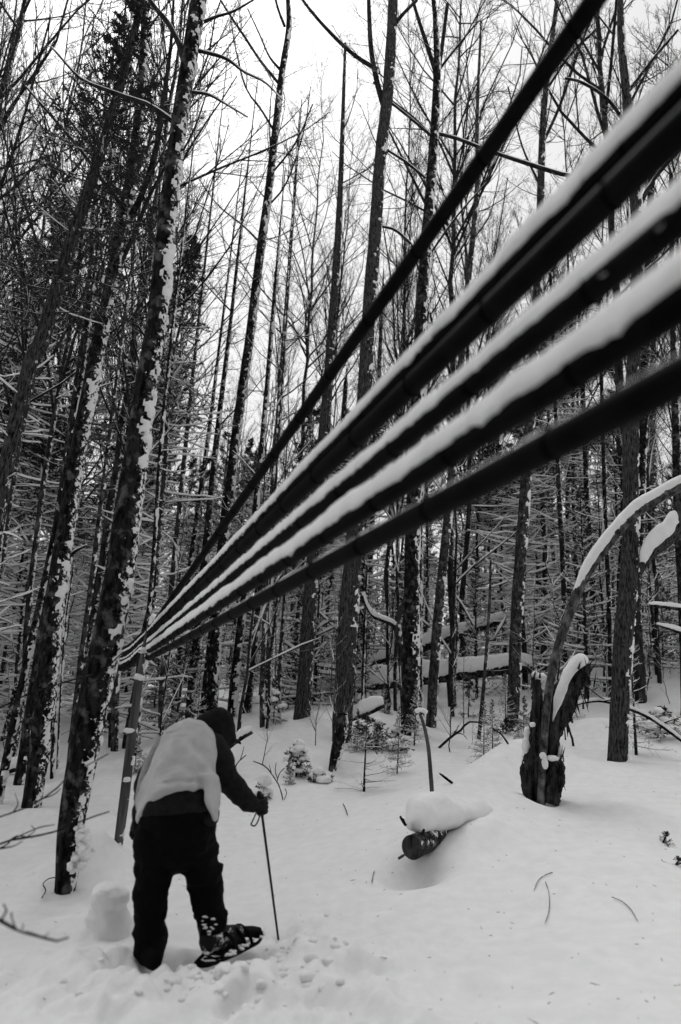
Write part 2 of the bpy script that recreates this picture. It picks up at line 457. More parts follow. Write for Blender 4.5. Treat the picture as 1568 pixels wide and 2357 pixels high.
def hero(label, pts, Y=None, cat='tree', ext=None, mat=None, snow=0.35, limbs=(), lsnow=1.0, crown=0, crown_t=(0.5, 0.97), crown_len=0.2,
         seed=0, flare=0.25, sides=16, dead=0, dead_t=(0.1, 0.7), dead_len=1.1, thick=0.035, side=0.35, name='tree', group=None, grounded=True, amp=0.07, needles=None, seg=None):
    rng = np.random.default_rng(seed+11)
    if Y is None: Y = hg(pts[0][0], pts[0][1])[1]
    line, rad = px_line(pts, Y, ext)
    if grounded:
        b = line[0].copy(); d = line[0]-line[1]; d /= np.linalg.norm(d)
        line = np.concatenate([[b+d*0.3], line]); rad = np.concatenate([[rad[0]*1.1], rad])
    base = line[0].copy(); 
    if grounded: base[2] += 0.3
    root = thing(name, base, label, cat, group)
    m = seg or max(20, int(np.linalg.norm(np.diff(line, axis=0), axis=1).sum()/0.08)); m = min(m, 170)
    lr = smoothline(np.concatenate([line, rad[:, None]], 1), m); ln, rd = lr[:, :3]-base, np.maximum(lr[:, 3], .003)
    rings, _, _ = bark_shell(ln, rd, sides, seed*1.7, amp, flare)
    V, F, T = ring_loft(rings); mb = MB(); mb.add(V, F, T)
    ob('trunk', mb.mesh('trunk'), mat or M_bark_dark, root)
    sb = MB(); hs = False
    if not np.isscalar(snow) or snow > 0:
        V, F = clinging_snow(ln, rd, seed*3.1, snow, side, thick, 26 if sides > 10 else 12, m=min(480, max(60, int(np.linalg.norm(ln[-1]-ln[0])/0.022))))
        if len(F): sb.add(V, F); hs = True
    # hand-placed limbs, each a part with its own side branches
    for li, lb in enumerate(limbs):
        q, r = px_line(lb, Y, None, m=14); q = q-base; r = np.minimum(r, 10)
        mb = MB(); add_tubes(mb, q[None], r[None], 7)
        p1, r1, i1 = grow(rng, q[None], r[None], np.zeros(1, int), 9, (.15, .98), (25, 60), .35, .25, 5, rf=.6, rmin=.0025)
        p2, r2, i2 = grow(rng, p1, r1, i1, 5, (.2, 1), (20, 55), .45, .15, 4, rf=.65, rmin=.002)
        add_tubes(mb, p1, r1, 4); add_tubes(mb, p2, r2, 3)
        ob('branch', mb.mesh('branch'), M_branch, root)
        sel_r = (r*0.55+.004)*lsnow
        d = np.gradient(q, axis=0); hz = np.abs(d[:, 2])/(np.linalg.norm(d, axis=1)+1e-9)
        if np.mean(hz) < 0.8:
            s2 = sel_r*(1+.35*fbm(q*9+li, 2)); Q = q.copy(); Q[:, 2] += r*0.75
            add_tubes(sb, Q[None], s2[None], 7); hs = True
    if crown:
        T0 = ln[None]; R_ = rd[None]
        c1, q1, d1 = grow(rng, T0, R_, np.zeros(1, int), crown, crown_t, (35, 62), crown_len, .35, 7, .09, rmin=.006, lvar=(.5, 1.2))
        d1 = np.arange(len(c1))
        c2, q2, d2 = grow(rng, c1, q1, d1, 7, (.15, .97), (22, 55), .45, .25, 5, .12, rmin=.004)
        c3, q3, d3 = grow(rng, c2, q2, d2, 5, (.15, 1), (20, 55), .45, .15, 4, .14, rmin=.0028)
        for k_ in range(len(c1)):
            mb = MB(); add_tubes(mb, c1[d1 == k_], q1[d1 == k_], 5)
            add_tubes(mb, c2[d2 == k_], q2[d2 == k_], 3); add_tubes(mb, c3[d3 == k_], q3[d3 == k_], 3)
            ob('branch', mb.mesh('branch'), M_branch, root)
    if dead:
        dead_branches(rng, ln, rd, dead, dead_t, dead_len, root, sb, .7); hs = True
    if needles:
        needle_crown(rng, ln, rd, needles, root)
    if hs: ob('snow', sb.mesh('snow'), M_snow, root, stuff=True)
    return root

def dead_branches(rng, ln, rd, n, tr, blen, root, sb, thin=1.0, twigs=4, sr=.0075):
    t = np.sort(rng.uniform(tr[0], tr[1], n)); f = t*(len(ln)-1); i = np.minimum(f.astype(int), len(ln)-2)
    base = ln[i]+(ln[i+1]-ln[i])*(f-i)[:, None]
    a = rng.uniform(0, 2*math.pi, n); el = rng.normal(size=n)*.2
    L = blen*rng.uniform(.12, 1.2, n)*(1-.25*t)
    k = 6; out = np.zeros((n, k, 3)); out[:, 0] = base
    D = np.stack([np.cos(a)*np.cos(el), np.sin(a)*np.cos(el), np.sin(el)], -1)
    for s in range(1, k):
        D = D+rng.normal(size=(n, 3))*.11+np.array([0, 0, .03]); D /= np.linalg.norm(D, axis=1, keepdims=True)
        out[:, s] = out[:, s-1]+D*(L/(k-1))[:, None]
    r0 = (.006+.007*rng.random(n))*thin; R = r0[:, None]*np.linspace(1, .35, k)[None]
    mb = MB(); add_tubes(mb, out, R, 4)
    if twigs:
        p1, r1, _ = grow(rng, out, R, np.zeros(n, int), twigs, (.3, .95), (30, 60), .38, 0.0, 4, .12, rmin=.0025, lvar=(.4, 1.1))
        p1[:, :, 2] = p1[:, :1, 2]+(p1[:, :, 2]-p1[:, :1, 2])*.5
        add_tubes(mb, p1, r1, 3)
    ob('dead_branches', mb.mesh('dead_branches'), M_dead, root, stuff=True)
    snow_tubes(sb, out, R, rng.random(n) < .85, 1.0, sr, 4)
    if twigs: snow_tubes(sb, p1, r1, rng.random(len(p1)) < .6, .9, .004, 3)

def needle_tris(rng, Pp, R, per, size):
    """many needle-bearing shoot sprays along branch polylines: narrow leaf-size faces"""
    N, k, _ = Pp.shape; M = N*per
    t = rng.uniform(.12, 1, (N, per)); f = t*(k-1); i = np.minimum(f.astype(int), k-2); fr = (f-i)[..., None]; ar = np.arange(N)[:, None]
    b = (Pp[ar, i]*(1-fr)+Pp[ar, i+1]*fr).reshape(M, 3)
    T = (Pp[ar, i+1]-Pp[ar, i]).reshape(M, 3); T /= np.linalg.norm(T, axis=1, keepdims=True)+1e-9
    q = rng.normal(size=(M, 3)); q[:, 2] = q[:, 2]*.6-.15
    D = T*.8+q*.7; D /= np.linalg.norm(D, axis=1, keepdims=True)
    s = size*rng.uniform(.5, 1.2, (M, 1)); C = np.cross(D, rng.normal(size=(M, 3))); C /= np.linalg.norm(C, axis=1, keepdims=True)+1e-9
    w_ = s*.13
    V = np.stack([b-C*w_*.6, b+C*w_*.6, b+D*s*.55+C*w_, b+D*s, b+D*s*.55-C*w_], 1)
    idx = np.arange(M*5).reshape(M, 5)
    return V.reshape(-1, 3), idx[:, [0, 1, 2, 4]], idx[:, [4, 2, 3]]

def needle_crown(rng, ln, rd, spec, root, snow_mb=None, per=70, size=.05, mat=None):
    n, tr, blen, droop = spec[:4]
    t = rng.uniform(tr[0], tr[1], n); f = t*(len(ln)-1); i = np.minimum(f.astype(int), len(ln)-2)
    base = ln[i]+(ln[i+1]-ln[i])*(f-i)[:, None]
    a = rng.uniform(0, 2*math.pi, n); u = (t-tr[0])/(tr[1]-tr[0])
    L = blen*(1.08-u)*rng.uniform(.65, 1.1, n); el = -droop+u*.7
    k = 6; out = np.zeros((n, k, 3)); out[:, 0] = base
    D = np.stack([np.cos(a)*np.cos(el), np.sin(a)*np.cos(el), np.sin(el)], -1)
    for s in range(1, k):
        D = D+rng.normal(size=(n, 3))*.06+np.array([0, 0, .05]); D /= np.linalg.norm(D, axis=1, keepdims=True)
        out[:, s] = out[:, s-1]+D*(L/(k-1))[:, None]
    R = np.full((n, 1), .009)*np.linspace(1, .3, k)[None]
    p1, r1, _ = grow(rng, out, R, np.zeros(n, int), 6, (.2, .98), (35, 65), .42, -.12, 4, .1, rmin=.0025, lvar=(.6, 1.1))
    mb = MB(); add_tubes(mb, out, R, 4); add_tubes(mb, p1, r1, 3)
    ob('branches', mb.mesh('branches'), M_dead, root, stuff=True)
    mb = MB(); V, A, B = needle_tris(rng, p1, r1, max(4, per//3), size); mb.add(V, A, B)
    V, A, B = needle_tris(rng, out, R, per, size); mb.add(V, A, B)
    ob('needles', mb.mesh('needles', False), mat or M_needle, root, stuff=True)
    if snow_mb is not None:
        snow_tubes(snow_mb, out, R, rng.random(n) < .7, 1.2, .014, 4, 1.5)
        snow_tubes(snow_mb, p1, r1, rng.random(len(p1)) < .45, 1.2, .011, 3, 1.5)

# ------------------------------------------------------------------ hero trees (picture path -> real stem at its distance)
hero('big dark leaning trunk on the left whose foot stands beside the knee-high snow stump', 
     [(150, 2050, 44), (160, 1960, 56), (172, 1850, 60), (215, 1620, 70), (262, 1400, 68), (300, 1150, 60), (335, 900, 50), (366, 700, 45), (388, 480, 40), (412, 290, 36), (440, 110, 36), (462, -30, 34)],
     ext=11, snow=(.02, .30), seed=1, thick=.035,
     limbs=[[(425, 145, 16), (412, 100, 14), (385, 50, 12), (345, 0, 11), (330, -60, 9)],
            [(400, 282, 12), (350, 245, 10), (300, 226, 9), (225, 200, 8), (180, 176, 6), (120, 110, 4)],
            [(457, 117, 8), (520, 135, 7), (560, 165, 5), (610, 190, 4), (650, 230, 3)],
            [(442, 212, 7), (480, 218, 6), (520, 240, 4), (570, 270, 3)],
            [(470, 50, 8), (500, 38, 6), (540, 25, 5), (600, -10, 3)],
            [(380, 640, 14), (395, 632, 11), (404, 625, 7)],
            [(410, 370, 5), (450, 290, 4), (480, 200, 3), (500, 130, 2)]])
hero('thick dark trunk near the left edge, second from the big leaning trunk, forking high up',
     [(72, 1858, 42), (92, 1720, 46), (110, 1560, 48), (125, 1400, 44), (150, 1230, 40), (176, 1060, 36), (222, 820, 34), (250, 690, 32), (290, 474, 28), (305, 380, 24), (322, 250, 20), (330, 120, 16), (335, -20, 14)],
     ext=13, snow=(.0, .27), seed=2, crown=8, crown_t=(.55, .95), crown_len=.16,
     limbs=[[(280, 470, 13), (240, 420, 10), (190, 350, 9), (130, 280, 7), (60, 200, 5)],
            [(300, 500, 16), (330, 440, 13), (360, 340, 12), (372, 250, 10), (392, 120, 8), (400, 0, 6)],
            [(262, 640, 10), (300, 560, 9), (345, 450, 8), (372, 400, 6), (410, 330, 4)],
            [(150, 1290, 9), (175, 1268, 8), (200, 1255, 5)]])
hero('dark trunk close behind the thick left trunk, half hidden by it', [(48, 1800, 30), (75, 1640, 32), (100, 1470, 30), (130, 1250, 26), (165, 1000, 22), (185, 850, 18), (205, 700, 14), (215, 500, 10)],
     Y=8.8, snow=.3, seed=3, ext=10)
hero('leaning spruce trunk at the far left with a dark needled top and snowy dead boughs',
     [(-95, 1700, 44), (-50, 1400, 42), (-5, 1170, 40), (20, 1060, 38), (72, 835, 34), (98, 780, 33), (150, 600, 29), (210, 420, 25), (262, 250, 21), (300, 110, 17), (330, -10, 14)],
     Y=6.6, ext=8.8, mat=M_bark_rough, snow=.0, seed=4, dead=46, dead_t=(.15, .75), dead_len=.75, needles=(150, (.50, 1.0), 1.35, .15), name='spruce_tree')
hero('slim snow-plastered trunk rising straight behind the man and topping out mid sky',
     [(487, 1668, 26), (492, 1560, 27), (505, 1330, 25), (529, 1132, 23), (546, 980, 22), (574, 783, 21), (600, 575, 20), (620, 425, 18), (645, 200, 15), (655, 130, 14), (665, 60, 13), (662, -20, 9)],
     ext=15, snow=.40, seed=5, crown=12, crown_t=(.5, .97), crown_len=.15,
     limbs=[[(655, 60, 7), (640, 20, 6), (630, -20, 5)], [(645, 160, 7), (620, 130, 5), (598, 80, 4), (570, 20, 3)],
            [(640, 190, 7), (600, 140, 6), (560, 80, 6), (520, 20, 5), (490, -30, 4)], [(630, 300, 6), (600, 250, 5), (565, 200, 4), (540, 100, 3), (530, 30, 2)],
            [(600, 560, 5), (560, 520, 4), (500, 470, 3), (450, 400, 2)], [(625, 400, 5), (680, 330, 4), (720, 240, 3)], [(612, 480, 5), (660, 420, 4), (700, 300, 3), (715, 200, 2)]])
hero('furrowed conifer trunk standing in mid picture just right of centre, with a dark knotted foot',
     [(786, 1705, 44), (792, 1600, 46), (803, 1400, 45), (822, 1180, 40), (838, 930, 34), (850, 700, 30), (862, 560, 29), (876, 360, 27), (892, 220, 26), (900, 100, 24), (905, 0, 22)],
     ext=16, mat=M_bark_rough, snow=.12, seed=6, crown=7, crown_t=(.7, .97), crown_len=.15,
     limbs=[[(882, 240, 14), (868, 190, 13), (855, 120, 12), (850, 40, 10), (848, -40, 8)], [(868, 160, 10), (820, 130, 9), (770, 85, 8), (720, 30, 7), (690, -10, 6)],
            [(905, 60, 10), (930, 30, 8), (960, 0, 7)], [(873, 520, 6), (910, 530, 6), (945, 560, 7)], [(882, 340, 5), (930, 370, 6), (980, 410, 6)],
            [(885, 225, 6), (930, 260, 6), (990, 310, 7)]])
hero('short dark leaning bole poking from the snow at the foot of the furrowed central trunk', [(766, 1772, 20), (774, 1730, 26), (784, 1690, 26), (790, 1640, 22)], snow=.45, seed=61, thick=.05, flare=.1, cat='stump', name='stump')
hero('straight furrowed trunk between the man and the central conifer, flared at its foot',
     [(695, 1650, 38), (702, 1560, 34), (712, 1400, 32), (728, 1200, 28), (745, 1000, 24), (762, 780, 20), (775, 600, 17), (785, 400, 12), (790, 250, 9), (795, 100, 6)],
     mat=M_bark_rough, snow=.1, seed=7, ext=13, crown=9, crown_t=(.6, .97), crown_len=.15)
hero('dark mottled trunk below the lowest pipe, right of centre, beside a curved snowy limb',
     [(943, 1688, 42), (946, 1560, 40), (947, 1400, 37), (950, 1240, 34), (958, 1000, 30), (970, 720, 27), (978, 600, 26), (990, 440, 23), (1000, 300, 20), (1006, 170, 17), (1003, 60, 12), (996, -20, 9)],
     ext=16, snow=.42, seed=8, crown=7, crown_t=(.72, .97), crown_len=.14,
     limbs=[[(1004, 170, 11), (985, 110, 10), (962, 40, 8), (945, -20, 7)], [(1008, 180, 10), (1020, 90, 9), (1030, 10, 8)], [(985, 480, 7), (960, 430, 6), (920, 350, 5), (880, 270, 4)],
            [(990, 310, 8), (950, 270, 7), (905, 235, 6), (860, 190, 4)], [(996, 305, 8), (1050, 318, 8), (1120, 345, 8), (1200, 372, 9), (1290, 400, 10), (1350, 410, 8)],
            [(1004, 170, 7), (1050, 110, 5), (1100, 50, 4)], [(980, 600, 6), (1050, 500, 5), (1120, 420, 4)]])
hero('thin dark trunk pressed close behind the mottled trunk right of centre', [(966, 1610, 15), (964, 1400, 14), (968, 1150, 13), (975, 900, 11), (985, 700, 9)], Y=13, snow=.4, seed=81)
r_ = hero('curved grey trunk with a U-shaped limb holding a thick band of snow', [(932, 1640, 18), (926, 1540, 17), (920, 1470, 16), (912, 1440, 15), (925, 1400, 14), (940, 1350, 12), (945, 1200, 10)], Y=12.2, snow=.1, seed=9,
          limbs=[[(912, 1440, 12), (890, 1430, 12), (862, 1418, 11), (845, 1395, 9), (836, 1365, 7)]], mat=M_bark_mid, lsnow=1.9)
hero('slim mottled trunk leaning slightly right, standing by the big fallen log', [(992, 1672, 24), (998, 1560, 23), (1010, 1400, 22), (1030, 1200, 20), (1052, 950, 17), (1075, 680, 14), (1098, 435, 11), (1099, 250, 8), (1108, 50, 5)], mat=M_bark_mid, snow=.32, seed=10, ext=13, crown=8, crown_t=(.6, .97), crown_len=.14)
hero('lichen-spotted trunk standing at the right end of the big fallen log', [(1180, 1668, 28), (1184, 1560, 28), (1190, 1400, 27), (1210, 1110, 24), (1230, 800, 20), (1243, 500, 17), (1248, 325, 15), (1257, 200, 13), (1283, 0, 10)],
     mat=M_bark_mid, snow=.3, seed=12, ext=15, crown=12, crown_t=(.55, .97), crown_len=.17, limbs=[[(1245, 340, 8), (1290, 240, 7), (1330, 120, 7), (1370, 20, 5)], [(1250, 220, 7), (1310, 130, 6), (1380, 60, 5)], [(1240, 420, 6), (1200, 330, 4), (1170, 200, 3)]])
hero('stout furrowed trunk on the right behind the split stump, bulging at its middle',
     [(1422, 1752, 43), (1426, 1640, 40), (1433, 1500, 42), (1446, 1340, 40), (1452, 1200, 35), (1452, 1000, 34), (1460, 800, 28), (1468, 560, 26), (1458, 400, 24), (1443, 230, 20), (1430, 90, 16), (1428, -10, 13)],
     mat=M_bark_rough, snow=.3, seed=13, ext=12, crown=6, crown_t=(.7, .97), crown_len=.15,
     limbs=[[(1462, 500, 12), (1500, 420, 10), (1568, 340, 9), (1640, 260, 7)], [(1440, 220, 9), (1500, 140, 8), (1560, 70, 6)], [(1450, 300, 8), (1400, 230, 7), (1340, 190, 6), (1300, 180, 5)]])
hero('trunk directly behind the stout right-hand trunk, its foot showing on the right', [(1469, 1594, 24), (1462, 1400, 26), (1470, 1200, 24), (1480, 950, 22), (1490, 700, 18), (1500, 400, 14)], snow=.25, seed=14, ext=11, mat=M_bark_dark)
hero('dark scaly trunk near the right edge, standing in open snow', [(1505, 1508, 30), (1502, 1380, 30), (1500, 1200, 27), (1498, 1040, 24), (1500, 800, 20), (1510, 500, 15)], snow=.3, seed=15, ext=13, crown=10, crown_t=(.5, .97), crown_len=.15)
hero('rightmost trunk, cut by the picture edge above the snow-laden curved limb', [(1580, 1620, 22), (1572, 1400, 20), (1562, 1200, 18), (1556, 1000, 16), (1548, 700, 12), (1545, 400, 9)], Y=11.5, snow=.3, seed=16)
for i_, (lb, pts, Y_, mt) in enumerate([
    ('thin straight spruce pole between the arched log and the stout right trunk', [(1405, 1578, 9), (1402, 1400, 10), (1394, 1200, 9), (1389, 1040, 9), (1380, 700, 7)], 13.5, M_bark_dark),
    ('dark spruce stem behind the upper bend of the arched log', [(1372, 1470, 14), (1362, 1300, 13), (1350, 1120, 12), (1342, 900, 10), (1330, 650, 7)], 15.5, M_bark_dark),
    ('spruce stem with snowy ladder boughs midway between lichen-spotted trunk and arched log', [(1302, 1545, 12), (1296, 1300, 12), (1286, 1120, 11), (1278, 900, 9), (1268, 650, 7)], 14.5, M_bark_far),
    ('spruce stem with boughs behind the lichen-spotted trunk, second from it', [(1250, 1490, 9), (1242, 1300, 9), (1236, 1000, 8), (1230, 700, 6)], 20, M_bark_far)]):
    hero(lb, pts, Y=Y_, mat=mt, snow=.25, seed=30+i_, dead=90, dead_t=(.06, .95), dead_len=1.5, ext=12, name='spruce_tree', flare=.1, sides=10)
for i_, (lb, pts, mt, sn) in enumerate([
    ('slim grey trunk just left of the pipe post, its foot in smooth snow', [(264, 1728, 18), (266, 1600, 18), (272, 1440, 16), (285, 1200, 14), (300, 1000, 12), (315, 750, 9)], M_bark_mid, .2),
    ('slender twin companion stem left of the slim grey trunk', [(253, 1720, 9), (258, 1600, 9), (268, 1400, 8), (280, 1200, 6)], M_bark_dark, .1),
    ('thin leaning trunk crossing the lower left edge', [(-5, 1850, 20), (25, 1700, 19), (60, 1530, 17), (100, 1350, 15), (150, 1100, 13), (190, 850, 11), (215, 650, 8)], M_bark_dark, .4),
    ('skinny mottled stem between the two thick left trunks, thicker of the pair', [(120, 1792, 10), (126, 1650, 10), (140, 1480, 9), (165, 1250, 8), (190, 1000, 7)], M_bark_dark, .4),
    ('skinny mottled stem between the two thick left trunks, thinner of the pair', [(132, 1770, 5), (138, 1640, 5), (150, 1450, 5), (170, 1300, 4)], M_bark_dark, .3),
    ('grey smooth stem pressed against the left flank of the big leaning trunk', [(158, 1786, 14), (172, 1640, 13), (192, 1480, 13), (212, 1330, 12), (240, 1100, 10), (265, 900, 8)], M_bark_mid, .2),
    ('dark stem standing right behind the pipe post', [(312, 1740, 12), (322, 1600, 12), (335, 1480, 11), (352, 1300, 10), (372, 1000, 9), (398, 750, 7)], M_bark_dark, .35),
    ('stem between the pipe post and the man, straight and evenly dark', [(372, 1690, 14), (372, 1600, 14), (383, 1480, 13), (400, 1300, 12), (430, 1000, 10), (455, 760, 7)], M_bark_mid, .2),
    ('snow-flecked stem rising over the left shoulder of the man', [(398, 1665, 14), (408, 1560, 14), (425, 1420, 13), (445, 1250, 12), (480, 1000, 9)], M_bark_dark, .45),
    ('dark stout stem rising over the collar of the man', [(436, 1670, 20), (442, 1580, 21), (455, 1450, 20), (475, 1250, 17), (500, 1000, 13), (530, 750, 9)], M_bark_dark, .3),
    ('snow-clotted trunk just right of the hood of the man', [(533, 1650, 22), (541, 1560, 21), (556, 1430, 19), (580, 1250, 16), (605, 1000, 12), (630, 700, 9)], M_bark_dark, .62),
    ('bare dark trunk with a snow skirt, between hood and central conifers', [(566, 1640, 24), (576, 1560, 22), (592, 1440, 20), (615, 1250, 17), (640, 1000, 13), (660, 700, 9)], M_bark_dark, .15),
    ('pale slim stem of a pair left of the furrowed trunk, darker and nearer one', [(604, 1672, 12), (604, 1580, 12), (608, 1460, 11), (618, 1250, 9), (635, 1000, 7)], M_bark_mid, .35),
    ('pale slim stem of a pair left of the furrowed trunk, lighter one', [(617, 1640, 9), (615, 1560, 9), (620, 1440, 9), (630, 1200, 7), (645, 950, 6)], M_bark_mid, .45),
    ('thin stem close to the left side of the flared furrowed trunk', [(642, 1655, 7), (644, 1560, 7), (650, 1450, 7), (662, 1250, 6)], M_bark_mid, .35),
    ('dark trunk standing behind and right of the central conifer', [(838, 1565, 16), (843, 1470, 16), (848, 1380, 15), (856, 1200, 13), (868, 950, 11), (880, 700, 8)], M_bark_dark, .15),
    ('trunk behind fallen branches left of the central conifer', [(748, 1560, 18), (752, 1480, 18), (760, 1380, 17), (775, 1180, 14), (795, 900, 11)], M_bark_dark, .15),
    ('thin stem in front of the U-shaped limb', [(893, 1640, 6), (894, 1540, 6), (893, 1440, 6), (893, 1340, 5), (893, 1280, 4)], M_bark_dark, .3),
    ('thin stem beside the right flank of the central conifer', [(833, 1640, 6), (836, 1540, 6), (840, 1420, 6), (845, 1300, 5)], M_bark_dark, .3),
    ('slim bare sapling pole leaning left of the lichen-spotted trunk', [(1102, 1702, 9), (1110, 1620, 9), (1120, 1500, 8), (1127, 1390, 7), (1130, 1290, 5)], M_bark_mid, .1),
    ]):
    hero(lb, pts, mat=mt, snow=sn, seed=50+i_, flare=.12, sides=10, ext=(17 if i_ % 2 else 14.5) if pts[-1][1] < 1100 else None, Y=None, thick=.03, crown=(11 if pts[-1][1] < 1100 else 0), crown_t=(.4, .98), crown_len=.15,
         dead=(14 if pts[0][2] > 8 and pts[-1][1] < 1100 else 0), dead_t=(.25, .95), dead_len=.7)

# ------------------------------------------------------------------ background forest: variants, then copies
def far_hardwood(seed, H):
    rng = np.random.default_rng(seed); k = 26
    t = np.linspace(0, 1, k); bx = np.cumsum(rng.normal(size=k))*.05; by = np.cumsum(rng.normal(size=k))*.05
    ln = np.stack([bx-bx[0], by-by[0], t*H-.5], -1); r0 = H*.0034*rng.uniform(.8, 1.3); rd = r0*(1-t*.93)+.004
    root = thing('bare_tree', (0, 0, -50), '', 'tree', 'bare trees in the woods behind')
    V, F = tubes(ln[None], rd[None], 8); mb = MB(); mb.add(V, F); ob('trunk', mb.mesh('trunk'), M_bark_far, root)
    c1, q1, d = grow(rng, ln[None], rd[None], np.zeros(1, int), 34, (.28, .98), (18, 48), .27, .5, 7, .08, rmin=.007, lvar=(.5, 1.15))
    c2, q2, d = grow(rng, c1, q1, d, 9, (.12, .97), (20, 50), .42, .3, 5, .11, rmin=.0048)
    c3, q3, d = grow(rng, c2, q2, d, 6, (.15, 1), (18, 50), .45, .2, 4, .13, rmin=.0034)
    c4, q4, d = grow(rng, c3, q3, d, 3, (.2, 1), (20, 50), .5, .1, 3, .1, rmin=.0026)
    mb = MB(); add_tubes(mb, c1, q1, 5); add_tubes(mb, c2, q2, 3); add_tubes(mb, c3, q3, 3)
    ob('branches', mb.mesh('branches'), M_branch, root, stuff=True)
    mb = MB(); add_tubes(mb, c4, q4, 3); ob('twigs', mb.mesh('twigs'), M_twig, root, stuff=True)
    return root
def far_spruce(seed, H, live=.55):
    rng = np.random.default_rng(seed); k = 20
    t = np.linspace(0, 1, k); bx = np.cumsum(rng.normal(size=k))*.03
    ln = np.stack([bx-bx[0], 0*t, t*H-.5], -1); rd = H*.0085*(1-t*.95)+.004
    root = thing('spruce_tree', (0, 0, -50), '', 'tree', 'snowy spruces in the woods behind')
    V, F = tubes(ln[None], rd[None], 8); mb = MB(); mb.add(V, F); ob('trunk', mb.mesh('trunk'), M_bark_far, root)
    sb = MB()
    dead_branches(rng, ln, rd, 140, (.05, live+.15), 1.4, root, sb, 1.2, 4, .016)
    needle_crown(rng, ln, rd, (80, (live, 1.0), 1.15, .2), root, sb, per=36, size=.085)
    ob('snow', sb.mesh('snow'), M_snow_far, root, stuff=True)
    return root
def young_spruce(seed, H):
    rng = np.random.default_rng(seed); k = 10
    t = np.linspace(0, 1, k); ln = np.stack([.04*np.sin(t*3+seed), 0*t, t*H-.2], -1); rd = H*.012*(1-t*.93)+.004
    root = thing('young_spruce', (0, 0, -50), '', 'tree', 'young spruces under the taller trees')
    V, F = tubes(ln[None], rd[None], 6); mb = MB(); mb.add(V, F); ob('trunk', mb.mesh('trunk'), M_bark_far, root)
    sb = MB(); needle_crown(rng, ln, rd, (80, (.08, 1.0), H*.26, .15), root, sb, per=30, size=.06)
    ob('snow', sb.mesh('snow'), M_snow_far, root, stuff=True)
    return root
def sapling(seed, H):
    rng = np.random.default_rng(seed); k = 12
    t = np.linspace(0, 1, k); bx = np.cumsum(rng.normal(size=k))*.04
    ln = np.stack([bx-bx[0], bx[::-1]-bx[-1], t*H-.2], -1); rd = H*.005*(1-t*.9)+.003
    root = thing('sapling', (0, 0, -50), '', 'tree', 'thin saplings among the trunks')
    V, F = tubes(ln[None], rd[None], 6); mb = MB(); mb.add(V, F); ob('trunk', mb.mesh('trunk'), M_bark_far, root)
    c1, q1, d = grow(rng, ln[None], rd[None], np.zeros(1, int), 16, (.15, .98), (30, 65), .25, .3, 5, .1, rmin=.004)
    c2, q2, d = grow(rng, c1, q1, d, 5, (.2, 1), (25, 55), .45, .1, 4, .12, rmin=.0028)
    mb = MB(); add_tubes(mb, c1, q1, 4); add_tubes(mb, c2, q2, 3); ob('branches', mb.mesh('branches'), M_dead, root, stuff=True)
    sb = MB(); snow_tubes(sb, c1, q1, rng.random(len(c1)) < .5, .9, .006, 4); ob('snow', sb.mesh('snow'), M_snow_far, root, stuff=True)
    return root
HW = [far_hardwood(100+i, H) for i, H in enumerate((19, 23, 17, 21, 25, 16))]
SP = [far_spruce(200+i, H, l) for i, (H, l) in enumerate(((8.5, .6), (10, .7), (7.5, .65), (11.5, .62)))]
YS = [young_spruce(300+i, H) for i, H in enumerate((2.6, 4.2, 6.0))]
SA = [sapling(400+i, H) for i, H in enumerate((4.5, 7, 3.2, 9))]
gap = lambda x, y: not (-.30 < x/y < -.09 and y < 26)
used = set(); RNG = random.Random(5); placed = []
def scatter(protos, n, y0, y1, label, mind, u0=-.85, u1=.85, sc_=(.85, 1.15), keep=None, pw=1.3):
    c = 0; tries = 0
    while c < n and tries < n*60:
        tries += 1
        y = y0+(y1-y0)*RNG.random()**pw; x = y*(u0+(u1-u0)*RNG.random())
        if keep and not keep(x, y): continue
        if any((x-a)**2+(y-b)**2 < mind*mind for a, b in placed): continue
        placed.append((x, y)); pr = RNG.choice(protos)
        if id(pr) not in used:
            used.add(id(pr)); pr.location = (x, y, gz(x, y)); pr.rotation_euler = (0, 0, RNG.random()*6.28); pr['label'] = label
        else:
            copy_thing(pr, (x, y, gz(x, y)), RNG.random()*6.28, RNG.uniform(*sc_), label)
        c += 1
scatter(HW, 14, 9.5, 17, 'bare snow-dusted hardwood in the woods behind, seen among its neighbours', .9, -.85, -.33)
scatter(HW, 30, 11.5, 24, 'bare snow-dusted hardwood in the woods behind, seen among its neighbours', 1.1, keep=gap)
scatter(HW, 80, 20, 55, 'bare snow-dusted hardwood in the woods behind, seen among its neighbours', 1.1, keep=gap)
scatter(SP, 21, 10, 17, 'snow-laden spruce with dead ladder boughs in the woods behind', 1.0, -.85, -.30)
scatter(SP, 38, 15.5, 24, 'snow-laden spruce with dead ladder boughs in the woods behind', 1.0, keep=lambda x, y: y > 21 or gap(x, y))
scatter(SP, 140, 21, 60, 'snow-laden spruce with dead ladder boughs in the woods behind', 1.1)
scatter(YS, 26, 13.5, 22, 'young snow-hung spruce under the taller trees behind', .8)
scatter(YS, 24, 8.5, 17, 'young snow-hung spruce under the taller trees behind', .7, -.8, .7, (.14, .3))
scatter(YS, 40, 18, 40, 'young snow-hung spruce under the taller trees behind', .9)
scatter(SA, 40, 9.5, 18, 'thin snow-lined sapling among the trunks behind', .5, -.8, .7, (.15, .5))
scatter(SA, 55, 12, 30, 'thin snow-lined sapling among the trunks behind', .7)
for pr in HW+SP+YS+SA:
    assert id(pr) in used

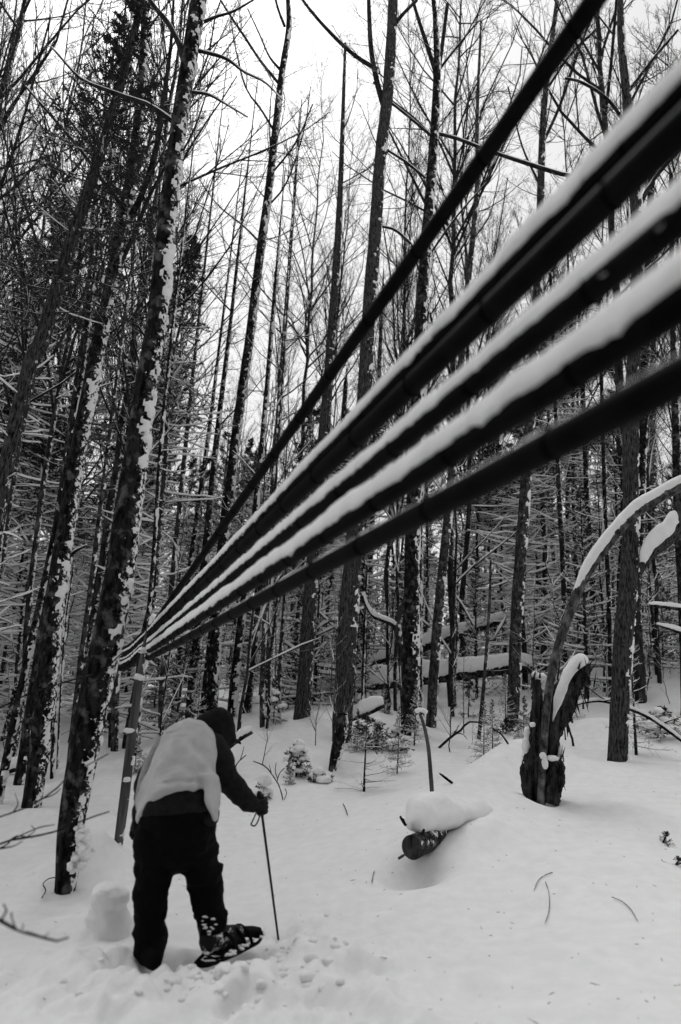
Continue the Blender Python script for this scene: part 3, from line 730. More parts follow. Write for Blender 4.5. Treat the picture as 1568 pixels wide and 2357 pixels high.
mb = MB(); nb_ = MB(); sb = MB(); rng = np.random.default_rng(77); n = 620
yy = rng.uniform(58, 92, n); xx = yy*rng.uniform(-.9, .9, n); zz = ground(xx, yy); hh = rng.uniform(9, 15, n)
tl = np.stack([np.stack([xx+rng.normal(size=n)*.1*t, yy, zz-.3+hh*t], -1) for t in np.linspace(0, 1, 5)], 1); tr_ = (hh*.009)[:, None]*np.linspace(1, .15, 5)[None]
add_tubes(mb, tl, tr_, 4)
p1, r1, _ = grow(rng, tl, tr_, np.zeros(n, int), 16, (.05, .98), (70, 105), .14, 0, 3, .1, rmin=.02, rmax=.02)
add_tubes(mb, p1, r1, 3); V, A, B = needle_tris(rng, p1, r1, 7, .55); mb.add(V, A, B)
snow_tubes(sb, p1, r1, rng.random(len(p1)) < .5, 1.2, .02, 3)
o = ob('distant_woods', mb.mesh('distant_woods', False), M_needle, stuff=True); o['label'] = 'dark distant spruce woods closing off the view between the trunks'; o['category'] = 'woods'
o = ob('distant_snow', sb.mesh('distant_snow'), M_snow_far, stuff=True); o['label'] = 'snow lying on the boughs of the distant woods'; o['category'] = 'snow'
for i in range(34):  # out-of-view spruces, added behind the camera to darken the foreground
    a_ = RNG.uniform(1.75, 4.55); d_ = RNG.uniform(2.2, 13); x, y = d_*math.sin(a_), d_*math.cos(a_)
    pr = RNG.choice(SP+YS[1:]); copy_thing(pr, (x, y, gz(x, y)), RNG.random()*6.28, RNG.uniform(1, 1.4), 'unseen spruce added behind the viewer to shade the foreground')['group'] = 'unseen spruces added for shade'
for (x, y, k_) in ((-3.2, -3.0, 1.2), (-1.2, -4.6, 1.4), (1.3, -3.6, 1.3), (3.6, -2.4, 1.3), (-5.5, -1.2, 1.3), (5.6, -.6, 1.3), (-3.5, -6.5, 1.5), (2.6, -6.8, 1.5), (-7.5, -4, 1.5), (7.4, -4.2, 1.5), (0, -8.5, 1.6), (-6.5, 2.2, 1.2), (6.8, 2.6, 1.2)):  # more added spruces out of view, cutting sky light from behind and beside
    copy_thing(RNG.choice(YS[1:]+SP[:1]), (x, y, gz(x, y)), RNG.random()*6.28, k_, 'unseen spruce added behind the viewer to shade the foreground')['group'] = 'unseen spruces added for shade'

# ------------------------------------------------------------------ pipes
def pipe_snow(line, r, hgt, seed, wid=1.0):
    k = len(line); T = np.gradient(line, axis=0); T /= np.linalg.norm(T, axis=1, keepdims=True)
    S = np.cross(T, [0, 0, 1.0]); S /= np.linalg.norm(S, axis=1, keepdims=True); U = np.cross(S, T)
    s = np.concatenate([[0], np.cumsum(np.linalg.norm(np.diff(line, axis=0), axis=1))])
    z = np.zeros(k)
    n1 = fbm(np.stack([s*5, z+seed, z], -1), 3)+.5*fbm(np.stack([s*1.7, z+seed+30, z], -1), 2); n2 = fbm(np.stack([s*14, z+seed+4, z], -1), 3); n3 = fbm(np.stack([s*14, z+seed+9, z], -1), 3)
    H = hgt*(1+.35*n1+.08*n2); Wl = r*wid*(1.0+.16*n2); Wr = r*wid*(1.0+.16*n3)
    n4 = fbm(np.stack([s*38, z+seed+6, z], -1), 3); n5 = fbm(np.stack([s*38, z+seed+13, z], -1), 3)
    lo = r*(.2+.75*n2+.6*n4); lo2 = r*(.2+.75*n3+.6*n5); H = H*(1+.12*n4)
    prof = []
    for a in np.linspace(0, math.pi, 13):
        c, sn = math.cos(a), math.sin(a); 
        wv = np.where(c > 0, Wl, Wr); lv = np.where(c > 0, lo, lo2)
        sn2 = sn**.8
        prof.append(line+S*(c*wv)[:, None]+U*((lv+(r+H-lv)*sn2))[:, None])
    prof.append(line-S*(Wr*.6)[:, None]+U*(r*.3)); prof.append(line+S*(Wl*.6)[:, None]+U*(r*.3))
    R = np.stack(prof, 1)
    V, F, Tt = ring_loft(R); return V, F, Tt
def make_pipe(label, pts, diam, snow_h, seed, ring=.34, wid=1.0):
    L = np.array([P(*q) for q in pts])
    ln = smoothline(L, 620); base = ln[300].copy()
    root = thing('sap_pipe', base, label, 'pipe', 'sap pipes strung to the post')
    q = ln-base; mb = MB(); V, F = tubes(q[None], np.full((1, len(q)), diam/2), 16); mb.add(V, F)
    ob('tube', mb.mesh('tube'), M_pipe, root)
    s = np.concatenate([[0], np.cumsum(np.linalg.norm(np.diff(q, axis=0), axis=1))])
    a = np.arange(20)/20*2*math.pi; me = None
    rr2 = diam/2+.0008
    circ = np.stack([np.cos(a)*rr2, np.sin(a)*rr2, 0*a], -1); circ = np.concatenate([circ, circ[:1]+[0, 0, .0]])
    V, F = tubes(circ[None], np.full((1, 21), .0022), 5); mt_ = mk_mesh('tie', V, [F]); mt_.materials.append(M_tie)
    x = .25+seed*.03
    while x < s[-1]-.1:
        i = np.searchsorted(s, x); T = q[min(i+1, len(q)-1)]-q[i-1]
        o = bpy.data.objects.new('tie', mt_); COL.objects.link(o); o.parent = root
        o.location = tuple(q[i]); o.rotation_mode = 'QUATERNION'; o.rotation_quaternion = (Vector(T).to_track_quat('Z', 'Y') @ Vector((0.0, 0.0, 1.0)).rotation_difference(Vector((.12, .1, 1)).normalized()))
        x += ring
    if snow_h:
        mb = MB(); V, F, Tt = pipe_snow(q, diam/2, snow_h, seed*3.3, wid); mb.add(V, F, Tt)
        ob('snow', mb.mesh('snow'), M_snow, root)
    return root
YP = 6.0   # the post
def near(px, py, x0, y0, w0, x1, y1, w1): pass
def pline(postxy, nearxy, ynear, tail, bend=0.0):
    """straight run from the camera's side to the post, then the sagging run beyond it"""
    a = P(nearxy[0], nearxy[1], ynear); b = P(postxy[0], postxy[1], YP-.08)
    pts = []
    d = (a-b)/np.linalg.norm(a-b)
    pts3 = [a+d*.9]+[a+(b-a)*t for t in (0, .25, .5, .75, .93)]+[b]
    for (x, y, yy) in tail: pts3.append(P(x, y, yy))
    return pts3
_P = P
def make_pipe3(label, pts3, *a, **k):
    global P
    P = lambda *q: np.array(q)
    r = make_pipe(label, [tuple(p) for p in pts3], *a, **k); P = _P
    return r
def tail(off):
    off += 8
    return [(325, 1478+off, 6.35), (300, 1500+off, 6.9), (280, 1508+off, 7.6), (268, 1502+off, 8.6), (262, 1495+off, 9.6)]
make_pipe3('topmost bare pipe with hardly any snow, steepest of the fan', pline((352, 1440), (1369, 0), 1.08, tail(-22)), .05, 0, 1)
make_pipe3('slimmer of the paired pipes under the upper snow ridge, carrying its snow', pline((351, 1448), (1568, 228), .80, tail(-12)), .045, .040, 2, wid=1.1)
make_pipe3('thicker pipe tight below the slimmer snow-topped one', pline((350, 1458), (1568, 296), .78, tail(-6)), .055, 0, 3)
make_pipe3('snow-topped pipe in the middle of the fan', pline((348, 1478), (1568, 503), .73, tail(4)), .046, .036, 4)
make_pipe3('pipe under the broadest snow ridge, second from the bottom', pline((346, 1496), (1568, 700), .70, tail(14)), .05, .046, 5, wid=1.1)
make_pipe3('lowest pipe with only a dusting on top', pline((344, 1514), (1568, 868), .66, tail(24)), .05, .004, 6, wid=.55)

# post that carries the pipes
def simple_thing(name, label, cat, pts, mat, Y=None, snow=0, seed=0, sides=10, group=None, grounded=True, amp=.08, extra=None, flare=0):
    return hero(label, pts, Y=Y, cat=cat, mat=mat, snow=snow, seed=seed, sides=sides, name=name, group=group, grounded=grounded, flare=flare, amp=amp)
post = hero('weathered wooden post carrying the fan of pipes, knotty and tipped with snow', [(267, 1982, 21), (285, 1850, 22), (303, 1700, 21), (322, 1560, 19), (338, 1480, 17), (348, 1425, 14)], Y=6.05, cat='post', name='post', mat=M_pole, snow=.12, seed=70, flare=.05, amp=.05, sides=12)
pb = np.array(post.location)
mb = MB()
for (x, y, wx, wy) in ((356, 1428, 12, 15), (350, 1445, 9, 8), (336, 1497, 16, 7), (322, 1560, 13, 6), (318, 1556, 8, 6), (297, 1682, 11, 6), (293, 1795, 9, 6)):
    c = P(x, y, 6.0)-pb; k = pxm(P(x, y, 6.0)); mb = MB(); blob(mb, c, (wx*k, wx*k*.8, wy*k), x, .6, 2.4); ob('snow_clump', mb.mesh('snow_clump'), M_snow, post)
for (x, y, dx, dy) in ((280, 1872, -9, 2), (300, 1840, 0, 0), (322, 1570, -22, -8), (340, 1500, -20, -2), (295, 1690, -12, -3)):
    if dx == 0: continue
    a = P(x, y, 6.03)-pb; b = P(x+dx, y+dy, 5.95)-pb
    V, F = tubes(np.array([a, (a+b)/2, b])[None], np.array([[.012, .01, .006]]), 6); mbb = MB(); mbb.add(V, F); ob('stub', mbb.mesh('stub'), M_pole, post)

# ------------------------------------------------------------------ split stump, arched log, fallen logs
def slab(pts, Y, depth, seed, n=40, k=60, jag=.10, ytop=None):
    """weathered split bole: flattened rough section along a picture path; pts (px,py,halfwidth px)"""
    L = np.array([np.concatenate([P(q[0], q[1], q[3] if len(q) > 3 else Y), [q[2]*pxm(P(q[0], q[1], Y))]]) for q in pts]); lr = smoothline(L, k)
    T = np.gradient(lr[:, :3], axis=0); T /= np.linalg.norm(T, axis=1, keepdims=True)
    A = np.cross([0, 1.0, 0], T); A /= np.linalg.norm(A, axis=1, keepdims=True); B = np.cross(T, A)
    a = np.arange(n)/n*2*math.pi
    off = np.cos(a)[None, :, None]*A[:, None]*lr[:, 3][:, None, None]+np.sin(a)[None, :, None]*B[:, None]*(lr[:, 3]*depth)[:, None, None]
    ridges = 1+.16*np.sin(a*5+seed)[None, :]*np.ones((k, 1))+.42*fbm(np.stack([np.cos(a)[None]*3+0*lr[:, :1], np.sin(a)[None]*3+0*lr[:, :1], lr[:, 2:3]*2.5+0*a[None]], -1)+seed, 3)
    R = lr[:, None, :3]+off*ridges[..., None]
    # splintered upper end
    u = np.linspace(0, 1, k)[:, None]; sp = fbm(np.stack([np.cos(a)*2.4, np.sin(a)*2.4, 0*a+seed], -1), 3)[None]
    tail_ = np.clip((u-.8)/.2, 0, 1)
    R = R+T[:, None]*(sp*tail_*jag*1.6)[..., None]
    R = R+(.045*fbm(R*np.array([22, 22, 5.])+seed, 3)+.012*fbm(R*50+seed, 2))[..., None]*off/np.maximum(np.linalg.norm(off, axis=2, keepdims=True), 1e-6)
    return ring_loft(R)
def bolster(path, radii, seed):
    k = 60; lr = smoothline(np.array([list(p)+list(r) for p, r in zip(path, radii)]), k); L = lr[:, :3]; rw, rh = lr[:, 3], lr[:, 4]
    n = 28; a = np.arange(n)/n*2*math.pi; T = np.gradient(L, axis=0); T /= np.linalg.norm(T, axis=1, keepdims=True)
    S = np.cross(T, [0, 0, 1.0]); S /= np.linalg.norm(S, axis=1, keepdims=True); U = np.array([0, 0, 1.0])
    up = np.where(np.sin(a) > 0, np.sin(a), np.sin(a)*.55)
    endr = np.sqrt(np.clip(1-((np.linspace(-1, 1, k)))**8, .0, 1))[:, None]
    R = L[:, None]+S[:, None]*(np.cos(a)[None]*rw[:, None]*endr)[..., None]+U*(up[None]*rh[:, None]*endr)[..., None]
    R = R+(.045*fbm(R*4+seed, 2)+.012*fbm(R*16+seed, 3))[..., None]*(R-L[:, None])/.1
    return ring_loft(R)
sg = hg(1240, 1853); YS_ = sg[1]
stump = thing('split_stump', sg, 'tall rotten split stump with a leaning snow-topped slab', 'stump')
def addp(name, root, mat, *parts, stuff=False):
    mb = MB(); b = np.array(root.location)
    for pr in parts: mb.add(pr[0]-b, *pr[1:])
    return ob(name, mb.mesh(name), mat, root, stuff)
addp('slab', stump, M_rot, slab([(1244, 1885, 12), (1230, 1830, 19), (1224, 1795, 21), (1230, 1740, 17), (1233, 1690, 13), (1232, 1630, 11), (1234, 1568, 11)], YS_+.02, .8, 1.0))
addp('slab', stump, M_rot, slab([(1250, 1885, 14), (1262, 1830, 20), (1264, 1790, 20), (1266, 1740, 17), (1270, 1680, 26), (1292, 1620, 29), (1322, 1570, 22), (1350, 1535, 14)], YS_+.12, .75, 4.0))
mb = MB(); rng = np.random.default_rng(31); b_ = np.array(stump.location)
for (x, y, n_, s_) in ((1234, 1572, 9, 6), (1348, 1548, 12, 9), (1340, 1580, 10, 12), (1320, 1620, 8, 12), (1300, 1670, 8, 10), (1290, 1740, 5, 5), (1288, 1780, 4, 5), (1215, 1780, 5, 5), (1224, 1680, 5, 5)):
    for i in range(n_):
        p = P(x+rng.normal()*s_, y+rng.normal()*s_*1.4, YS_+rng.normal()*.05)-b_; d = np.array([rng.normal()*.25+.15, rng.normal()*.25, rng.choice([-1, 1, 1])*.9]); ln_ = rng.uniform(.05, .14)
        add_tubes(mb, np.array([p-d*ln_*.5, p, p+d*ln_])[None], np.array([[.010, .009, .001]])*rng.uniform(.5, 1.2), 4)
ob('splinters', mb.mesh('splinters', False), M_rot, stump, stuff=True)
addp('core', stump, M_rot, slab([(1246, 1885, 16), (1246, 1830, 26), (1246, 1780, 24), (1248, 1720, 14), (1250, 1680, 9)], YS_+.14, .6, 9.0))
addp('slab', stump, M_rot, slab([(1266, 1850, 14), (1276, 1810, 18), (1283, 1775, 17), (1284, 1752, 10)], YS_-.12, .8, 7.0, k=30))
mb = MB(); b_ = np.array(stump.location)
mb.add(*(lambda v, f, t: (v-b_, f, t))(*bolster([P(1352, 1520, YS_+.1), P(1330, 1528, YS_+.08), P(1306, 1556, YS_+.06), P(1291, 1590, YS_+.03), P(1280, 1625, YS_+.0), P(1272, 1660, YS_+0)], [(.07, .06), (.10, .085), (.09, .08), (.07, .08), (.045, .08), (.02, .05)], 3.0)))
for (x, y, wx, wy, dy) in ( (1243, 1558, 15, 10, 0), (1232, 1552, 8, 8, 0), (1212, 1720, 10, 26, .05), (1209, 1755, 10, 26, .05), (1214, 1690, 9, 18, .05), (1255, 1755, 7, 16, -.2), (1250, 1740, 8, 8, -.2), (1272, 1745, 14, 7, -.2), (1288, 1760, 9, 16, -.1), (1290, 1735, 7, 20, .05), (1226, 1668, 7, 6, -.1)):
    p = P(x, y, YS_+.02+dy); k = pxm(p); blob(mb, p-b_, (wx*k, wx*k*1.1, wy*k), x*.1, .3, 1.6)
ob('snow', mb.mesh('snow'), M_snow, stump)

def snow_on(root, L, rad, seed, hk=1.2, wk=1.0, add=.02, base=None):
    b = np.array(root.location) if base is None else base
    V, F, T = pipe_snow(L-b, 1.0, 1.0, seed) if False else (None, None, None)
def log_snow(line, rad, hgt, seed, wid=1.0):
    k = len(line); T = np.gradient(line, axis=0); T /= np.linalg.norm(T, axis=1, keepdims=True)
    S = np.cross(T, [0, 0, 1.0]); S /= np.linalg.norm(S, axis=1, keepdims=True); U = np.cross(S, T)
    U = U*.4+np.array([0, 0, 1.0])*.6
    s = np.concatenate([[0], np.cumsum(np.linalg.norm(np.diff(line, axis=0), axis=1))]); z = np.zeros(k)
    f = 1/np.maximum(rad.mean(), .02)*.22
    n1 = fbm(np.stack([s*f*1.3, z+seed, z], -1), 3); n2 = fbm(np.stack([s*f*5, z+seed+4, z], -1), 3); n3 = fbm(np.stack([s*f*5, z+seed+9, z], -1), 3)
    hh = np.sin(np.linspace(.12, math.pi-.12, k))**.35; hz_ = np.clip((np.sqrt(1-np.clip(T[:, 2], -1, 1)**2)-.20)/.28, 0, 1); hh = hh*hz_; line = line-U*(rad*1.6*(1-hz_)**2)[:, None]; rad = rad*(.45+.55*hz_)
    H = hgt*(1+.35*n1)*hh; lo = rad*(.15+.5*n2); lo2 = rad*(.15+.5*n3); prof = []
    for a in np.linspace(0, math.pi, 13):
        c, sn = math.cos(a), math.sin(a); lv = np.where(c > 0, lo, lo2); wv = rad*wid*(1+.15*np.where(c > 0, n2, n3))
        prof.append(line+S*(c*wv)[:, None]+U*((lv+(rad+H-lv)*sn**.8))[:, None])
    prof.append(line-S*(rad*.5)[:, None]+U*(rad*.2)[:, None]); prof.append(line+S*(rad*.5)[:, None]+U*(rad*.2)[:, None])
    return ring_loft(np.stack(prof, 1))
def log(label, pts, Y, mat, hgt, seed, name='fallen_log', cat='log', wid=1.0, snow=True, m=60, stubs=0, amp=.08, sides=14, base=None):
    L, R = px_line(pts, Y, None, m)
    root = thing(name, L[0] if base is None else base, label, cat); b = np.array(root.location)
    rings, _, _ = bark_shell(L-b, R, sides, seed, amp); V, F, T = ring_loft(rings); mb = MB(); mb.add(V, F, T); ob('bole', mb.mesh('bole'), mat, root)
    if snow:
        mb = MB(); mb.add(*log_snow(L-b, R, hgt, seed, wid)); ob('snow', mb.mesh('snow'), M_snow, root)
    rng = np.random.default_rng(int(seed*10)+3)
    for s in range(stubs):
        i = rng.integers(2, m-2); d = rng.normal(size=3); d[2] = abs(d[2])*.6-.2; d /= np.linalg.norm(d); ln_ = rng.uniform(.25, .9)
        q = np.array([L[i]-b+d*ln_*t+np.array([0, 0, .08*t*t]) for t in (0, .33, .66, 1)]); mb = MB(); add_tubes(mb, q[None], np.array([[.014, .011, .008, .004]]), 5)
        ob('stub_branch', mb.mesh('stub_branch'), M_dead, root)
    return root
YA = YS_-.14
log('young tree bent into a long arch over the split stump, snow riding its back',
    [(1245, 1866, 17), (1247, 1800, 17), (1253, 1700, 17), (1262, 1600, 18), (1282, 1500, 20), (1305, 1430, 21), (1345, 1330, 23), (1395, 1255, 25), (1450, 1190, 25), (1510, 1148, 26), (1568, 1118, 27), (1680, 1075, 28)], YA, M_pale, .062, 2.2, name='bent_tree', cat='tree', m=110, base=hg(1244, 1855))
log('curved limb with a great sagging lump of snow at the right edge', [(1474, 1322, 8), (1486, 1290, 22), (1508, 1262, 32), (1538, 1236, 34), (1562, 1190, 28), (1574, 1120, 24), (1585, 1020, 22), (1590, 900, 20)], 8.2, M_bark_rough, .17, 3.3, name='hanging_limb', cat='branch', m=70, wid=1.1)
log('big fallen log lying level across the middle distance, thick with snow', [(1222, 1536, 30), (1190, 1534, 31), (1100, 1546, 29), (1000, 1560, 27), (900, 1572, 25), (800, 1586, 23), (700, 1598, 22), (600, 1604, 20)], 15.2, M_bark_dark, .30, 4.1, stubs=14, m=90)
log('fallen log sloping up to the right behind the level one', [(1160, 1424, 20), (1080, 1452, 21), (980, 1486, 22), (900, 1512, 17), (800, 1540, 16)], 17.5, M_bark_dark, .22, 5.2, stubs=18, m=80)
log('fallen log far behind the man, low under its snow', [(830, 1600, 16), (730, 1606, 15), (620, 1612, 14), (520, 1614, 12), (430, 1600, 12)], 18.5, M_bark_dark, .26, 6.4, stubs=10, m=80)
log('short log end jutting from a snow bank beside the central conifer', [(884, 1622, 13), (850, 1638, 14), (815, 1652, 14), (790, 1664, 12)], 10.9, M_bark_dark, .16, 7.7, m=30)
log('rotten log end in the snow just right of the hooded head', [(580, 1683, 12), (560, 1694, 14), (540, 1708, 13), (525, 1722, 10)], 9.5, M_bark_dark, .07, 8.8, m=30)
log('dark log end on the slope below the left trunks', [(60, 1765, 12), (40, 1768, 14), (10, 1778, 14), (-20, 1790, 12)], 9.2, M_bark_dark, .12, 9.8, m=30)
log('fallen branch propped behind the stout right trunk, drooping to the right edge', [(1300, 1632, 4), (1340, 1618, 6), (1390, 1614, 7), (1450, 1632, 8), (1500, 1655, 8), (1568, 1703, 9), (1640, 1750, 9)], 8.6, M_bark_dark, .03, 10.2, name='fallen_branch', cat='branch', m=60, stubs=4)
log('snowy branch tip entering at the right edge, upper one', [(1494, 1392, 5), (1530, 1396, 9), (1590, 1404, 11), (1640, 1408, 12)], 10.5, M_bark_dark, .05, 11.1, name='branch_tip', cat='branch', m=30)
log('snowy branch tip entering at the right edge, lower one', [(1512, 1438, 4), (1550, 1450, 8), (1600, 1468, 11)], 10.4, M_bark_dark, .06, 11.9, name='branch_tip', cat='branch', m=30)
# heap of crossed fallen branches
for i_, q in enumerate([[(730, 1462, 6), (775, 1440, 7), (812, 1412, 8), (850, 1398, 8)], [(735, 1410, 5), (765, 1440, 6), (790, 1460, 6)], [(725, 1452, 6), (760, 1430, 7), (800, 1430, 8)], [(728, 1532, 6), (780, 1540, 7), (830, 1552, 7)],
                        [(735, 1548, 6), (780, 1556, 6), (815, 1575, 6)], [(655, 1478, 6), (690, 1505, 7), (720, 1530, 7)], [(700, 1560, 4), (735, 1500, 5), (752, 1480, 5)], [(1140, 1465, 4), (1155, 1440, 6), (1165, 1420, 5)], [(930, 1400, 5), (960, 1420, 6), (985, 1440, 6)], [(1000, 1340, 5), (1050, 1375, 5), (1090, 1440, 5)]]):
    log(['snowy branch in the brush heap left of the central conifer, ' + s for s in ('rising far right', 'upper short one', 'level upper one', 'long lower one', 'lowest one', 'leaning to the left trunk', 'steep thin one')][i_] if i_ < 7 else
        ['short snowy prop under the end of the sloping log', 'snowy branch slanting down to the mottled trunk', 'thin snowy branch behind the slim mottled trunk'][i_-7], q, 14.3 if i_ < 7 else 15.6, M_dead, .05, 20+i_, name='fallen_branch', cat='branch', m=20, sides=7)

# ---- the near cut log with its bolster of snow
e = hg(962, 1985); YL = e[1]-.05
Lp = [P(948, 1950, YL-.1), P(990, 1930, YL+.2), P(1030, 1900, YL+.55), P(1075, 1885, YL+.95), P(1120, 1878, YL+1.3)]
Lr = smoothline(np.array([list(p)+[r] for p, r in zip(Lp, (.082, .080, .078, .074, .07))]), 50); ll, lr_ = Lr[:, :3], Lr[:, 3]
nlog = thing('cut_log', ll[0], 'sawn log end poking from under a fat bolster of snow in the right foreground', 'log'); b_ = np.array(nlog.location)
rings, _, _ = bark_shell(ll-b_, lr_, 26, 3.3, .07); V, F, T = ring_loft(rings, False, True); mb = MB(); mb.add(V, F, T); ob('bole', mb.mesh('bole'), M_bark_mid, nlog)
T0 = ll[1]-ll[0]; T0 /= np.linalg.norm(T0); c0 = ll[0]-b_
rr3 = [c0+(rings[0]-c0)*s-T0*(.004 if s < .93 else 0)*(.5+.5*math.sin(i*2.3)) for i, s in enumerate((1.0, .93, .8, .62, .42, .2))]
V, F, T = ring_loft(np.stack(rr3), False, True); mb = MB(); mb.add(V, F, T); ob('cut_face', mb.mesh('cut_face'), M_rot, nlog)
for (x, y, x2, y2, r, yo) in ((922, 1880, 934, 1898, .014, -.05), (1036-60, 1910, 972, 1920, .013, -.12), (935, 1965, 918, 1976, .010, -.1)):
    a = P(x, y, YL+yo)-b_; c = P(x2, y2, YL+yo+.05)-b_; mb = MB(); add_tubes(mb, np.array([a, (a+c)/2, c])[None], np.array([[r*.7, r, r]]), 6); ob('stub_branch', mb.mesh('stub_branch'), M_bark_dark, nlog)
mb = MB(); V, F = ico()
# bolster: smooth displaced dome following the log
bp = [P(948, 1906, YL+.0), P(975, 1888, YL+.2), P(1015, 1878, YL+.5), P(1070, 1878, YL+.8), P(1150, 1880, YL+1.2), P(1230, 1880, YL+1.7)]
V, F, T = bolster(bp, [(.12, .12), (.16, .18), (.20, .17), (.22, .15), (.26, .12), (.2, .02)], 2.0)
mb.add(V-b_, F, T); ob('snow', mb.mesh('snow'), M_snow, nlog)

# ---- snow-covered stump left of the man
q = hg(250, 2140); ss = thing('snow_capped_stump', q, 'knee-high stump wholly buried under a rounded cap of snow, left of the man', 'stump'); b_ = np.array(ss.location)
k = pxm(q); c = P(252, 2075, q[1]); mb = MB()
a = np.arange(36)/36*2*math.pi; prof = [(.2, 68), (.0, 58), (-.02, 52), (.0, 46), (.02, 38), (.0, 33), (0, 35), (0, 40), (0, 41), (0, 38), (0, 30), (0, 18), (0, 5)]
ys = [2165, 2145, 2128, 2112, 2098, 2085, 2077, 2068, 2058, 2048, 2040, 2035, 2032.5]; cx = [256, 254, 252, 250, 249, 249, 251, 252, 252, 251, 250, 249, 248]
R = []
for (s_, w_), y_, x_ in zip(prof, ys, cx):
    c = P(x_, y_, q[1]); R.append(np.stack([c[0]+np.cos(a)*w_*k, c[1]+np.sin(a)*w_*k, c[2]+0*a], -1))
R = np.stack(R); kk = smoothline(R.reshape(len(R), -1)[:, :], 60) if False else None
R2 = np.stack([smoothline(R[:, j], 60) for j in range(36)], 1)
c3 = R2.mean(1, keepdims=True); dd = R2-c3; nrm = np.linalg.norm(dd, axis=2, keepdims=True)+1e-6
R2 = R2+dd/nrm*(np.minimum(nrm[..., 0]*2, .1)/.1*(.045*fbm(R2*9, 3)+.008*fbm(R2*30, 2)))[..., None]
V, F, T = ring_loft(R2); mb.add(V-b_, F, T); ob('snow', mb.mesh('snow'), M_snow, ss)
mb = MB(); p0 = P(224, 2135, q[1]-.0); p1 = P(226, 2092, q[1]+.05); L = smoothline(np.array([list(P(252, 2160, q[1]+.02))+[46*k], list(P(250, 2125, q[1]+.02))+[44.*k], list(P(249, 2090, q[1]+.02))+[38*k]]), 12)
rings, _, _ = bark_shell(L[:, :3]-b_, L[:, 3]*.98, 20, 2.0, .12); V, F, T = ring_loft(rings); mb.add(V, F, T); ob('bole', mb.mesh('bole'), M_rot, ss)

# snow clots banked against the big left trunk
mb = MB(); Yt = hg(150, 2050)[1]; c0 = hg(188, 1985); rootb = thing('snow_clots', c0, 'crumbly snow packed against the foot of the big leaning trunk', 'snow heap'); b_ = np.array(c0)
rng = np.random.default_rng(8)
for i in range(260):
    t = rng.random(); x = 184+14*math.sin(t*3)-(t**1.5)*22+rng.normal()*(5+6*t); y = 1905+t*105+rng.normal()*4
    p = P(x, y, Yt-.04+rng.normal()*.06); r = rng.uniform(.006, .03); blob(mb, p-b_, (r, r, r*.9), i, .4, 2)
ob('clot', mb.mesh('clot'), M_snow, rootb, stuff=True)

# ------------------------------------------------------------------ sticks, twigs, small spruces
def stick(label, pts, mat=None, name='stick', cat='stick', ground_pts=False, Y=None, lift=0, group=None):
    if ground_pts: L = np.array([hg(q[0], q[1])+np.array([0, 0, lift]) for q in pts])
    else:
        if Y is None: Y = hg(pts[0][0], pts[0][1])[1]
        L = np.array([P(q[0], q[1], q[3] if len(q) > 3 else Y) for q in pts])
    R = np.array([q[2]/2*pxm(p) for q, p in zip(pts, L)]); lr = smoothline(np.concatenate([L, R[:, None]], 1), 14)
    b = L[0]; o = bpy.data.objects.new(name, mk_mesh(name, *(lambda v, f: (v, [f]))(*tubes((lr[:, :3]-b)[None], np.maximum(lr[:, 3], .0012)[None], 7))))
    COL.objects.link(o); o.location = tuple(b); o.data.materials.append(mat or M_bark_dark); tag(o, label, cat, group); return o
def twig_plant(label, stems, Y, name='twig', cat='twig', mat=None, group=None):
    b = P(stems[0][0][0], stems[0][0][1], Y); root = thing(name, b, label, cat, group)
    for s in stems:
        L = np.array([P(q[0], q[1], q[3] if len(q) > 3 else Y) for q in s]); R = np.array([q[2]/2*pxm(p) for q, p in zip(s, L)])
        lr = smoothline(np.concatenate([L, R[:, None]], 1), 10); mb = MB(); add_tubes(mb, (lr[:, :3]-b)[None], np.maximum(lr[:, 3], .001)[None], 6)
        ob('stem', mb.mesh('stem'), mat or M_bark_dark, root)
    return root
stick('bent stick standing upright in the snow above the cut log', [(996, 1848, 10), (992, 1790, 10), (986, 1720, 9), (976, 1670, 8), (966, 1642, 6)], M_pole)
sp_ = P(970, 1636, hg(996, 1848)[1]); mb = MB(); 
for i in range(5): blob(mb, np.array([(i-2)*.02, 0, .01*math.sin(i)]), (.028, .026, .022), i, .3)
o = ob('snow_tuft', mb.mesh('snow_tuft'), M_snow); o.location = tuple(sp_); tag(o, 'small tuft of snow on the tip of the bent upright stick', 'snow')
stick('short dark stick poking from the ridge right of the bent stick', [(1042, 1803, 6), (1025, 1790, 6), (1012, 1780, 4)])
twig_plant('forked dead branch lying on the slope left of the sapling pole', [[(1010, 1722, 6), (1040, 1695, 6), (1065, 1678, 5), (1078, 1662, 5), (1130, 1665, 3)], [(1038, 1698, 4), (1050, 1682, 3), (1056, 1670, 2)], [(1050, 1688, 3), (1065, 1690, 2), (1076, 1702, 1.5)]], hg(1010, 1722)[1])
twig_plant('small hooked twig on the slope right of the sapling pole', [[(1170, 1712, 5), (1158, 1695, 4), (1148, 1685, 4), (1136, 1680, 3)]], hg(1170, 1712)[1])
twig_plant('thin shrub stem with upright forks right of the gloved hand', [[(652, 1842, 3), (645, 1815, 3), (637, 1798, 3), (612, 1765, 3), (583, 1752, 2)], [(638, 1798, 3), (644, 1780, 2), (655, 1768, 2)], [(640, 1795, 2), (634, 1775, 2), (636, 1755, 1.5)], [(625, 1780, 2), (620, 1760, 1.5)], [(655, 1840, 2), (660, 1825, 2), (656, 1815, 2)]], hg(652, 1842)[1])
twig_plant('bare twig beside the elbow of the man', [[(540, 1770, 3, 6.5), (548, 1755, 3, 6.5), (562, 1742, 2.5, 6.5), (567, 1738, 2, 6.5)], [(553, 1750, 2, 6.5), (558, 1735, 2, 6.5), (562, 1718, 1.5, 6.5)]], 6.5)
